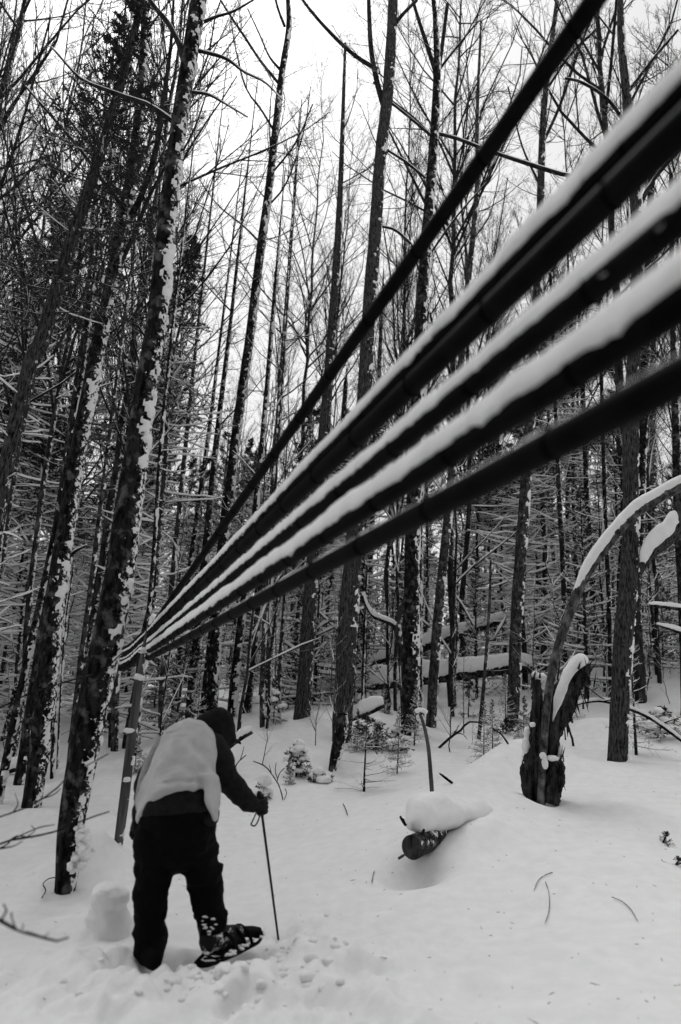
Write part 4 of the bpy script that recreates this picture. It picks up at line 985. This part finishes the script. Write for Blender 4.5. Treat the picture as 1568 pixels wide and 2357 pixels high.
stick('curved grass stalk on the snow, left arc of the nearer pair', [(1230, 2052, 1.6), (1240, 2030, 1.6), (1255, 2018, 1.6), (1272, 2012, 2)], ground_pts=True, lift=.01)
stick('long bowed grass stalk on the snow, lying below the arc', [(1255, 2130, 1.5), (1264, 2100, 1.7), (1264, 2060, 1.6), (1256, 2034, 2)], ground_pts=True, lift=.01)
stick('dark bowed stalk on the snow in the lower right', [(1409, 2070, 1.6), (1432, 2080, 2), (1452, 2098, 1.8), (1468, 2125, 1.6)], ground_pts=True, lift=.012)
stick('tiny hooked stalk on the snow below the cut log', [(856, 2035, 2), (859, 2018, 2), (862, 2008, 2)], ground_pts=True, lift=.01)
stick('tiny dry stalk on the snow between man and log', [(800, 1880, 2), (795, 1865, 2), (790, 1855, 2)], ground_pts=True, lift=.02)
stick('curly dead stem at the foot of the big leaning trunk', [(95, 2078, 3), (104, 2060, 2.5), (98, 2045, 2.5), (112, 2032, 2.5), (132, 2030, 2)], ground_pts=True, lift=.03)
Yn = 2.6
twig_plant('blurred near twig with side shoots low at the left edge', [[(-60, 2080, 8), (0, 2118, 8), (40, 2140, 7), (90, 2155, 6), (130, 2166, 5), (158, 2158, 4)], [(5, 2115, 5), (15, 2095, 5), (8, 2080, 4)], [(38, 2138, 5), (30, 2120, 4), (26, 2100, 4)], [(48, 2143, 4), (55, 2130, 3), (52, 2125, 3)], [(100, 2157, 3), (108, 2152, 3), (112, 2146, 2)]], 1.9, cat='twig')
twig_plant('thin near twigs fanning in from the left edge at the middle of the slope', [[(-40, 1960, 6), (20, 1935, 5), (80, 1925, 5), (140, 1910, 4), (200, 1885, 4), (252, 1868, 3)], [(-30, 1890, 4), (30, 1870, 4), (80, 1850, 4), (130, 1815, 4), (160, 1785, 3), (250, 1735, 3)], [(20, 1935, 3), (50, 1922, 3), (90, 1905, 3), (126, 1898, 2)], [(30, 1870, 3), (42, 1850, 3), (35, 1825, 2)], [(95, 1840, 3), (125, 1828, 3), (140, 1815, 2)], [(60, 1928, 3), (80, 1912, 2), (72, 1900, 2)]], 3.0, cat='twig')
twig_plant('pair of short near twigs at the left edge below the fan', [[(-30, 1965, 5), (15, 1945, 4), (35, 1925, 3), (75, 1928, 3)], [(-10, 1955, 4), (30, 1948, 3), (52, 1936, 2)]], 2.8, cat='twig')
twig_plant('faint arched near branch crossing the dark trunks on the left', [[(-20, 1640, 4), (60, 1600, 4), (150, 1570, 4), (230, 1545, 3), (285, 1500, 3)], [(150, 1570, 3), (200, 1575, 2), (240, 1560, 2)]], 4.2, cat='branch')

def small_spruce(label, px, py, htop, seed, nb=26, blen=.35, snowy=True, needles=True, bare=False, ns=.05, nper=20):
    rng = np.random.default_rng(seed); g_ = hg(px, py); Y = g_[1]; top = P(px+(py-htop)*.04, htop, Y); H = top[2]-g_[2]
    root = thing('small_spruce', g_, label, 'tree'); k = 10; t = np.linspace(0, 1, k)
    ln = np.stack([t*(top[0]-g_[0]), .02*np.sin(t*5), t*H-.05], -1); rd = (.012+H*.006)*(1-t*.85)
    V, F = tubes(ln[None], rd[None], 7); mb = MB(); mb.add(V, F); ob('trunk', mb.mesh('trunk'), M_bark_dark, root)
    sb = MB()
    if needles: needle_crown(rng, ln, rd, (nb, (.1 if not bare else .6, 1.0), blen, .1), root, sb if snowy else None, per=nper, size=ns)
    if bare: dead_branches(rng, ln, rd, 26, (.05, .7), blen*1.3, root, MB(), .5, 2)
    if snowy:
        for i in range(9):
            u = rng.random(); a = rng.random()*6.28; rad = blen*(1-u)*rng.uniform(.2, .8); blob(sb, (math.cos(a)*rad, math.sin(a)*rad, H*(.15+.8*u)), (.07+.05*(1-u), .07+.05*(1-u), .05), i+seed, .35)
    if sb.n: ob('snow', sb.mesh('snow'), M_snow, root, stuff=True)
small_spruce('thin spindly spruce sapling with bare lower twigs in the centre of the slope', 838, 1822, 1640, 1, 14, .4, False, True, True)
small_spruce('snow-clotted little spruce on the slope right of the twigs', 682, 1788, 1700, 2, 22, .28)
small_spruce('snow-hung sapling spruce beside the central conifer', 868, 1720, 1655, 3, 26, .4)
small_spruce('young spruce heaped with snow at the right edge behind the fallen branch', 1520, 1700, 1625, 4, 34, .45)
small_spruce('little spruce smothered in snow between the slim pale stems', 630, 1665, 1560, 5, 24, .3)
small_spruce('low spruce clump half buried right of the mottled trunk foot', 905, 1728, 1680, 6, 22, .35)
small_spruce('tiny spruce tuft showing through snow below the small spruces', 735, 1800, 1770, 7, 14, .2)
small_spruce('miniature feathery sapling behind the sapling pole', 1165, 1690, 1650, 8, 14, .3, False)
small_spruce('fine sparse sapling between the slim trunk and the sapling pole', 1168-90, 1692-40, 1560, 9, 16, .3, False)
small_spruce('spruce tip poking from the snow at the right edge, uppermost sprig', 1528, 1942, 1898, 10, 12, .10, False, ns=.018, nper=14)
small_spruce('spruce tip poking from the snow at the right edge, lower sprig', 1556, 1992, 1955, 12, 12, .10, False, ns=.018, nper=14)
small_spruce('snow-burdened sprig behind the gloved hand', 605, 1835, 1785, 13, 14, .16)
for i, (x, y) in enumerate([(598, 1795), (608, 1788), (600, 1806), (612, 1800)]):
    pass

# ------------------------------------------------------------------ the man
M_pants = mat_plain('black_trousers', .0018, .0032, 30, .9, .3, .006, .08)
M_jacket = mat_plain('dark_jacket', .006, .012, 25, .85, .4, .006, .12)
M_vest = mat_plain('pale_vest', .36, .46, 7, .92, .35, .012, .1)
M_hood = mat_plain('dark_hood', .005, .010, 25, .9, .4, .006, .1)
M_glove = mat_plain('black_glove', .003, .007, 40, .7, .3, .003, .25)
M_skin = mat_plain('skin', .18, .24, 30, .6, .1, .002, .4)
M_boot = mat_bark('boot_leather', .002, .005, .02, ridge=.004)
M_boot = mat_plain('boot_leather', .002, .006, 22, .8, .5, .006, .08)
M_boot_snow, nt, b = new_mat('snow_caked_boot'); b.inputs['Roughness'].default_value = .9
nt.links.new(ramp(nt, tex(nt, 15, 6, .7), [(.54, .004), (.60, .60)]), b.inputs['Base Color']); bump(nt, b, tex(nt, 15, 6, .7), .8, .02)
M_shoe = mat_bark('snowshoe_deck', .003, .008, .02, ridge=0)

def chain(mb, pts, axis=None, step=.35, rtm=9):
    """pts: (x,y,z,rw,rd) ellipsoid sweep; rw along 'axis', rd across"""
    pts = np.array([list(p) for p in pts], float); n = max(4, int(np.linalg.norm(np.diff(pts[:, :3], axis=0), axis=1).sum()/(min(rtm, pts[:, 3:].min())*step)))
    l = smoothline(pts, min(n, 80)); V, F = ico()
    T = np.gradient(l[:, :3], axis=0); T /= np.linalg.norm(T, axis=1, keepdims=True)
    for p, t in zip(l, T):
        ax = np.array(axis if axis is not None else (1, 0, 0), float); ax = ax-t*np.dot(ax, t); ax /= np.linalg.norm(ax)+1e-9; bx = np.cross(t, ax)
        rt = min(p[3], p[4], rtm)
        mb.add(p[:3]+V[:, 0:1]*ax*p[3]+V[:, 1:2]*bx*p[4]+V[:, 2:3]*t*rt, F)
def remesh(mb, name, vox=.012, smooth=6, base=(0, 0, 0), fold=0, fs=6, seed=0, stretch=(1, 1, 1), fn=None):
    me = mb.mesh('tmp'); o = bpy.data.objects.new('tmp', me); COL.objects.link(o)
    m = o.modifiers.new('r', 'REMESH'); m.mode = 'VOXEL'; m.voxel_size = vox
    s = o.modifiers.new('s', 'SMOOTH'); s.factor = .6; s.iterations = smooth
    dg = bpy.context.evaluated_depsgraph_get(); res = bpy.data.meshes.new_from_object(o.evaluated_get(dg)); res.name = name
    bpy.data.objects.remove(o); bpy.data.meshes.remove(me)
    n = len(res.vertices); co = np.zeros(n*3, np.float32); res.vertices.foreach_get('co', co); co = co.reshape(-1, 3).astype(float)
    nr = np.zeros(n*3, np.float32); res.vertices.foreach_get('normal', nr); nr = nr.reshape(-1, 3)
    if fold:
        q = co*np.array(stretch)*fs; wv = fbm(q+np.stack([vnoise(co*5+seed)]*3, -1)*1.1+seed, 3)
        rd = 1-2*np.abs(fbm(q*.8+seed+9, 2)); co = co+nr*(fold*(wv*.7+rd*.45))[:, None]
    if fn is not None: co = fn(co, nr)
    co -= np.array(base); res.vertices.foreach_set('co', co.astype(np.float32).ravel())
    res.polygons.foreach_set('use_smooth', np.ones(len(res.polygons), bool)); res.update()
    res.materials.clear(); return res

lf = hg(350, 2200); YM = 3.82
def E(px, py, Y, hw, hd): p = P(px, py, Y); return (*p, hw*pxm(p), hd)
man = thing('person', P(405, 2200, YM), 'hooded person in a pale vest over a dark jacket, bending forward on snowshoes', 'person'); mbase = np.array(man.location)
AX = np.array([math.cos(.3), -math.sin(.3)*1.0, 0.0])
# the body itself, one continuous figure
bd = MB()
chain(bd, [E(405, 1915, YM, 50, .10), E(412, 1860, YM+.06, 52, .10), E(420, 1800, YM+.14, 56, .11), E(432, 1740, YM+.24, 62, .11), E(446, 1705, YM+.32, 58, .10), E(468, 1690, YM+.40, 26, .065), E(486, 1683, YM+.47, 20, .06)], AX)
chain(bd, [E(497, 1678, YM+.50, 27, .08), E(508, 1685, YM+.55, 28, .085), E(516, 1694, YM+.58, 24, .07)], AX)
hc = P(506, 1684, YM+.54)
for (x, y, yo, r) in ((530, 1697, .6, .014), (528, 1704, .62, .016), (524, 1708, .58, .02), (499, 1690, .45, .02)):
    blob(bd, P(x, y, YM+yo), (r, r, r*1.3), 0, 0)                        # nose, lips, chin, ear
chain(bd, [E(372, 1925, YM, 30, .09), E(356, 2030, YM-.02, 24, .065), E(348, 2110, YM-.03, 19, .055), E(346, 2180, YM-.05, 16, .05)], AX)
chain(bd, [E(440, 1925, YM+.02, 30, .09), E(474, 2030, YM+.10, 24, .065), E(484, 2100, YM+.06, 19, .055), E(488, 2150, YM+.04, 16, .05), E(525, 2150, YM+.12, 15, .04)], AX)
chain(bd, [E(380, 1712, YM+.30, 24, .055), E(345, 1770, YM+.26, 20, .05), E(325, 1840, YM+.18, 16, .04), E(315, 1890, YM+.16, 12, .03)], AX)
chain(bd, [E(490, 1712, YM+.34, 24, .055), E(525, 1788, YM+.34, 20, .05), E(565, 1838, YM+.40, 16, .04), E(592, 1850, YM+.45, 12, .03)], AX)
ob('body', remesh(bd, 'body', .013, 4, mbase), M_skin, man)
# trousers
tr = MB()
chain(tr, [E(404, 1945, YM, 86, .135), E(404, 1905, YM, 91, .15), E(405, 1870, YM+.01, 90, .15), E(407, 1850, YM+.03, 86, .15)], AX)
chain(tr, [E(361, 1935, YM, 47, .13), E(359, 1965, YM, 46, .12), E(353, 2015, YM-.01, 42, .105), E(350, 2037, YM-.01, 38, .10), E(348, 2068, YM-.02, 35, .095), E(345, 2109, YM-.03, 34, .09), E(346, 2150, YM-.04, 35, .09), E(345, 2180, YM-.05, 35, .09)], AX)
chain(tr, [E(450, 1930, YM+.02, 44, .13), E(460, 1962, YM+.05, 37, .12), E(464, 1990, YM+.07, 38, .115), E(472, 2020, YM+.09, 36, .105), E(477, 2050, YM+.09, 34, .10), E(480, 2080, YM+.08, 33, .095), E(486, 2105, YM+.07, 34, .095), E(489, 2122, YM+.06, 33, .09)], AX)
tro = ob('trousers', remesh(tr, 'trousers', .011, 4, mbase, .030, 9, 3, (1, 1, 1.9)), M_pants, man)
mb = MB(); rng = np.random.default_rng(4)
for i in range(14):
    x = 478+rng.normal()*13; y = 2108+rng.random()*56-8; p = P(x, y, YM-.062+ (y-2110)*.0004); r = rng.uniform(.003, .007); blob(mb, p-mbase, (r*1.8, r, r*.7), i, .7, 2)
ob('clinging_snow', mb.mesh('clinging_snow'), M_snow, man, stuff=True)
# jacket body hem + sleeves
jk = MB()
chain(jk, [E(408, 1865, YM+.02, 78, .12), E(408, 1850, YM+.04, 76, .12), E(412, 1820, YM+.09, 68, .11), E(418, 1780, YM+.16, 62, .10), E(428, 1735, YM+.25, 54, .09), E(442, 1700, YM+.33, 42, .08)], AX)
chain(jk, [E(492, 1716, YM+.34, 28, .08), E(506, 1750, YM+.33, 31, .085), E(515, 1782, YM+.33, 31, .08), E(540, 1812, YM+.37, 27, .07), E(565, 1840, YM+.42, 23, .06), E(582, 1851, YM+.45, 18, .05)], AX)
chain(jk, [E(388, 1718, YM+.38, 26, .08), E(364, 1752, YM+.38, 28, .075), E(341, 1795, YM+.34, 29, .07), E(330, 1840, YM+.24, 22, .065), E(325, 1875, YM+.16, 18, .06), E(320, 1900, YM+.15, 14, .05)], AX)
chain(jk, [E(486, 1878, YM-.03, 16, .08), E(490, 1892, YM-.03, 10, .05)], AX)
ob('jacket', remesh(jk, 'jacket', .011, 4, mbase, .014, 10, 6, (1, 1, 1.4)), M_jacket, man)
# vest: its own shell, cut at arm-holes by its outline
ve = MB()
chain(ve, [E(412, 1852, YM+.02, 96, .20), E(411, 1836, YM+.04, 94, .20), E(412, 1822, YM+.05, 92, .195), E(413, 1800, YM+.08, 88, .19), E(418, 1765, YM+.15, 79, .18), E(425, 1730, YM+.22, 71, .165), E(434, 1705, YM+.27, 64, .145), E(443, 1692, YM+.31, 56, .12), E(452, 1682, YM+.34, 42, .10)], AX, rtm=.045)
chain(ve, [E(484, 1795, YM+.0, 20, .10), E(491, 1835, YM-.03, 17, .10), E(497, 1868, YM-.04, 12, .07), E(494, 1893, YM-.04, 6, .03)], AX)
def vest_fold(co, nr):
    # long drag folds running from the shoulder yoke down to the right hem
    loc = co-mbase; zc = P(410, 1850, YM)[2]-mbase[2]
    lat = loc@AX
    lift = np.clip((zc+.13-loc[:, 2])/.13, 0, 1)*(.055-.085*np.abs(np.clip(lat/.24, -1.2, 1.2))**2.0)+np.clip((zc+.1-loc[:, 2])/.1, 0, 1)*.012*fbm(co*14, 2)
    co = co+np.stack([0*lift, 0*lift, lift], -1); u = loc[:, 0]*1.0+loc[:, 2]*.62
    f = .034*np.sin(u*38+1.5*fbm(co*3, 2)*2)*np.clip((.9-loc[:, 2])*2.0+.2, 0, 1)
    g_ = fbm(co*np.array([8, 8, 3.0])+4, 3)*.030
    return co+nr*(f*.6+g_)[:, None]
ob('vest', remesh(ve, 'vest', .010, 5, mbase, .0, 1, 1, fn=vest_fold), M_vest, man)
yl = smoothline(np.array([list(P(x, y, YM+yo)) for x, y, yo in ((384, 1686, .20), (405, 1683, .165), (425, 1682, .155), (445, 1680, .17), (464, 1681, .20))]), 20)
mb = MB(); add_tubes(mb, (yl-mbase)[None], np.full((1, 20), .007), 6); ob('yoke_flap', mb.mesh('yoke_flap'), M_vest, man)
# hem band of the jacket, dark, over the seat
hb_ = MB(); chain(hb_, [E(411, 1826, YM+.05, 82, .155), E(410, 1848, YM+.03, 87, .170), E(409, 1862, YM+.01, 89, .178), E(408, 1874, YM, 89, .175)], AX, rtm=.04)
ob('jacket_hem', remesh(hb_, 'jacket_hem', .012, 3, mbase, .01, 12, 9), M_jacket, man)
hd = MB()
chain(hd, [E(462, 1682, YM+.40, 17, .08), E(480, 1673, YM+.45, 25, .10), E(500, 1670, YM+.50, 28, .105), E(514, 1678, YM+.54, 25, .10), E(523, 1692, YM+.58, 17, .07), E(529, 1701, YM+.60, 11, .05)], AX)
ob('hood', remesh(hd, 'hood', .010, 4, mbase, .026, 9, 5), M_hood, man)
bm_ = MB(); a = np.linspace(0, math.pi*2, 20, endpoint=False)
c = P(537, 1704, YM+.60); R = []
for s, dz in ((1, .0), (1, .006), (.85, .010), (.4, .012)): R.append(np.stack([c[0]+np.cos(a)*.045*s+.01, c[1]+np.sin(a)*.05*s, c[2]+dz-np.cos(a)*.022*s], -1))
bm_.add(*ring_loft(np.stack(R))); V_ = bm_; ob('cap_brim', mk_mesh('cap_brim', bm_.V[0]-mbase, [np.concatenate(v) for v in bm_.F.values()]), M_hood, man)

# gloves with separate fingers
def finger(mb, pts, r0, r1):
    k = len(pts); chain(mb, [(*p, r0+(r1-r0)*i/(k-1), r0+(r1-r0)*i/(k-1)) for i, p in enumerate(pts)], step=.4)
gl = MB(); YH = YM+.47; gp = P(600, 1838, YH)      # the grip centre
pk = pxm(gp)
top = P(597, 1826, YH); bot = hg(641, 2162); bot_in = bot+(bot-top)/np.linalg.norm(bot-top)*.06
ax_ = (bot-top)/np.linalg.norm(bot-top)
sd_ = np.cross(ax_, [0, 1, 0]); sd_ /= np.linalg.norm(sd_); fr_ = np.cross(sd_, ax_); fr_ /= np.linalg.norm(fr_)
if sd_[0] < 0: sd_ = -sd_
if fr_[1] > 0: fr_ = -fr_                                          # towards the camera
chain(gl, [(*P(578, 1853, YH-.02), .040, .036), (*P(588, 1850, YH-.02), .042, .034), (*(top+ax_*.075-sd_*.012+fr_*.022), .042, .030)], AX)
for i in range(4):
    c = top+ax_*(.042+.0235*i); L0 = (1.0, 1.06, 1.0, .86)[i]
    pts = [c+fr_*.026-sd_*.018, c+fr_*.036+sd_*.016*L0, c+fr_*.020+sd_*.036*L0, c-fr_*.006+sd_*.036*L0, c-fr_*.022+sd_*.020, c-fr_*.024+sd_*.002]
    finger(gl, pts, .0125, .0100)
finger(gl, [top+ax_*.06-sd_*.022+fr_*.02, top+ax_*.036-sd_*.020+fr_*.004, top+ax_*.024-sd_*.006-fr_*.018, top+ax_*.022+sd_*.012-fr_*.022], .0145, .011)
ob('glove', remesh(gl, 'glove', .0045, 3, mbase), M_glove, man)
g2 = MB(); YG = YM+.14
chain(g2, [E(318, 1885, YG, 12, .03), E(314, 1898, YG, 13, .026), E(311, 1908, YG, 13, .022)], AX)
for i, (x0, x1, x2, y2) in enumerate(((303, 301, 301, 1927), (308, 306, 305, 1934), (313, 312, 312, 1936), (318, 318, 317, 1930))):
    finger(g2, [P(x0+2, 1906, YG+.01*i), P(x1+1, 1916, YG-.005+.01*i), P(x2, y2-8, YG-.01+.01*i), P(x2, y2-4, YG+.01*i)], .0115, .0095)
finger(g2, [P(322, 1892, YG-.02), P(325, 1902, YG-.04), P(324, 1913, YG-.045)], .014, .0105)
ob('glove', remesh(g2, 'glove', .0045, 3, mbase), M_glove, man)
# boots
bt = MB()
chain(bt, [E(346, 2172, YM-.05, 35, .085), E(350, 2195, YM-.08, 28, .07), E(357, 2210, YM-.12, 17, .05)], AX)
ob('boot', remesh(bt, 'boot', .009, 3, mbase, .006, 14, 2), M_boot, man)
bt = MB()
chain(bt, [E(488, 2128, YM+.05, 33, .075), E(486, 2155, YM+.03, 27, .065), E(480, 2168, YM+.02, 22, .055)], AX)
chain(bt, [E(482, 2163, YM+.02, 22, .055), E(510, 2158, YM+.07, 22, .055), E(535, 2154, YM+.13, 18, .05), E(551, 2150, YM+.17, 12, .04)], AX)
for i, (x, y) in enumerate(((500, 2140), (512, 2140), (524, 2142))): blob(bt, P(x, y, YM+.04+.03*i), (.03, .03, .03), i, .3)
ob('boot', remesh(bt, 'boot', .008, 2, mbase, .010, 16, 4), M_boot_snow, man)
# snowshoe on the raised foot
tail_p = P(459, 2224, YM-.20); nose_p = P(583, 2150, YM+.34); ax1 = nose_p-tail_p; Ls = np.linalg.norm(ax1); ax1 /= Ls
up1 = np.array([-.25, -.35, 1.0]); up1 -= ax1*np.dot(up1, ax1); up1 /= np.linalg.norm(up1); wd1 = np.cross(ax1, up1)
def S(u, v, z=0): return tail_p+ax1*u*Ls+wd1*v+up1*z
shoe = thing('snowshoe', S(.5, 0), 'dark oval snowshoe strapped under the raised right boot, teeth showing below', 'snowshoe'); sb_ = np.array(shoe.location)
outl = [(0, 0), (.03, .035), (.15, .06), (.35, .085), (.6, .10), (.8, .10), (.93, .075), (1.0, 0)]; full = outl+[(u, -v) for u, v in outl[::-1][1:-1]]
fr = np.array([S(u, v, .02*max(0, u-.8)*8) for u, v in full]+[S(0, 0)]); fr = smoothline(fr, 70); mb = MB(); add_tubes(mb, (fr-sb_)[None], np.full((1, 70), .009), 8); ob('frame', mb.mesh('frame'), M_shoe, shoe)
def plate(poly, z, th_, name, mat):
    a = np.array([S(u, v, z) for u, v in poly])-sb_; b = a+up1*th_; R = np.stack([a, b]); mb = MB(); mb.add(*ring_loft(R)); ob(name, mb.mesh(name, False), mat, shoe)
plate([(.80, -.095), (.80, .095), (.9, .085), (.97, .055), (1.0, 0), (.97, -.055), (.9, -.085)], .012, .03, 'nose_deck', M_shoe)
plate([(.30, -.078), (.30, .078), (.74, .098), (.74, -.098)], -.002, .005, 'deck', M_shoe)
for (u0, u1) in ((.05, .14), (.19, .28)):
    mb = MB(); add_tubes(mb, np.array([S(u0, -.045)-sb_, S(u1, .06)-sb_])[None], np.array([[.006, .006]]), 5); ob('lacing', mb.mesh('lacing'), M_shoe, shoe)
    mb = MB(); add_tubes(mb, np.array([S(u0, .045)-sb_, S(u1, -.06)-sb_])[None], np.array([[.006, .006]]), 5); ob('lacing', mb.mesh('lacing'), M_shoe, shoe)
for i in range(7):
    u = .50+.035*i; V = np.array([S(u, -.05), S(u+.02, -.05), S(u+.01, -.05, -.035), S(u+.01, -.042, 0)])-sb_; mb = MB(); mb.add(V, np.array([[0, 1, 2], [0, 3, 1], [1, 3, 2], [0, 2, 3]])); ob('tooth', mb.mesh('tooth', False), M_shoe, shoe)
for u in (.42, .58, .70):
    mb = MB(); pts = smoothline(np.array([S(u, -.085), S(u, -.06, .05), S(u, 0, .085), S(u, .06, .05), S(u, .085)]), 14)-sb_; add_tubes(mb, pts[None], np.full((1, 14), .010), 6); ob('strap', mb.mesh('strap'), M_shoe, shoe)
mb = MB(); rng = np.random.default_rng(2)
for i in range(46):
    u = rng.uniform(.25, .98); v = rng.choice([-1, 1])*rng.uniform(.05, .095); r = rng.uniform(.004, .010); blob(mb, S(u, v, .012)-sb_, (r*1.8, r*1.3, r), i, .4, 2)
ob('clinging_snow', mb.mesh('clinging_snow'), M_snow, shoe, stuff=True)
# ski pole
sp = thing('ski_pole', bot, 'slim black ski pole gripped in the right glove, planted in the snow', 'ski pole'); sb_ = np.array(sp.location)
mb = MB(); pts = np.array([top+ax_*.1, (top+bot)/2, bot_in])-sb_; add_tubes(mb, pts[None], np.array([[.0085, .0078, .0065]]), 10); ob('shaft', mb.mesh('shaft'), M_glove, sp)
mb = MB(); pts = np.array([top-ax_*.012, top, top+ax_*.03, top+ax_*.08, top+ax_*.14])-sb_; add_tubes(mb, pts[None], np.array([[.010, .018, .0145, .013, .010]]), 10)
mb.add(*ring_loft(np.stack([np.stack([np.cos(a)*.010*s for s in (1,)][0:1]+[np.sin(a)*.010, 0*a], -1)+(top-ax_*.012)-sb_, np.stack([np.cos(a)*.004, np.sin(a)*.004, 0*a], -1)+(top-ax_*.014)-sb_])))
ob('grip', mb.mesh('grip'), M_glove, sp)
mb = MB(); s0 = top+ax_*.06; loop = [P(594, 1862, YH-.03), P(586, 1880, YH-.04), P(580, 1893, YH-.04), P(578, 1898, YH-.03), P(586, 1901, YH-.02), P(592, 1894, YH-.02), P(598, 1878, YH-.02), P(602, 1862, YH-.02)]
lp = smoothline(np.array(loop), 30)-sb_; add_tubes(mb, lp[None], np.full((1, 30), .0045), 5); ob('wrist_strap', mb.mesh('wrist_strap'), M_glove, sp)

# ------------------------------------------------------------------ crumbled snow kicked up by the snowshoes
mb = MB(); rng = np.random.default_rng(12); c0 = hg(450, 2250); b_ = c0
for (cx_, cy_, sx, sy, n_) in ((430, 2290, 130, 25, 50), (640, 2220, 70, 40, 60), (560, 2255, 40, 12, 30)):
    for i in range(n_):
        px_, py_ = cx_+rng.normal()*sx, cy_+rng.normal()*sy
        if py_ > 2345 or (440 < px_ < 600 and py_ < 2235): continue
        p = EYE+ray(px_, py_)*1.0; q = hb(px_, py_); z = gz(q[0], q[1]); r = rng.uniform(.006, .028)*(1 if rng.random() < .85 else 1.7)
        blob(mb, np.array([q[0], q[1], z-.2*r])-b_, (r*1.2, r, r*.8), i*1.3, .5, 2)
o = ob('crumbled_snow', mb.mesh('crumbled_snow'), M_snow, stuff=True); o.location = tuple(b_); o['label'] = 'crumbled clods of snow kicked up round the snowshoes'; o['category'] = 'snow'

# bits of bark and lichen fallen on the snow
mb = MB(); rng = np.random.default_rng(21); b_ = hg(784, 2000)
for i in range(260):
    px_, py_ = rng.uniform(0, 1568), 1760+590*rng.random()**1.3; q = hb(px_, py_); z = gz(q[0], q[1]); a_ = rng.random()*6.28; L_ = rng.uniform(.003, .016)*(1 if i % 9 else 2.5)
    d = np.array([math.cos(a_), math.sin(a_), .25])*L_; p = np.array([q[0], q[1], z+.002])-b_
    add_tubes(mb, np.array([p-d, p, p+d])[None], np.array([[.0008, .0016, .0006]]), 3)
o = ob('bark_flecks', mb.mesh('bark_flecks', False), M_twig, stuff=True); o.location = tuple(b_); o['label'] = 'tiny flecks of bark and needles strewn on the open snow'; o['category'] = 'forest litter'
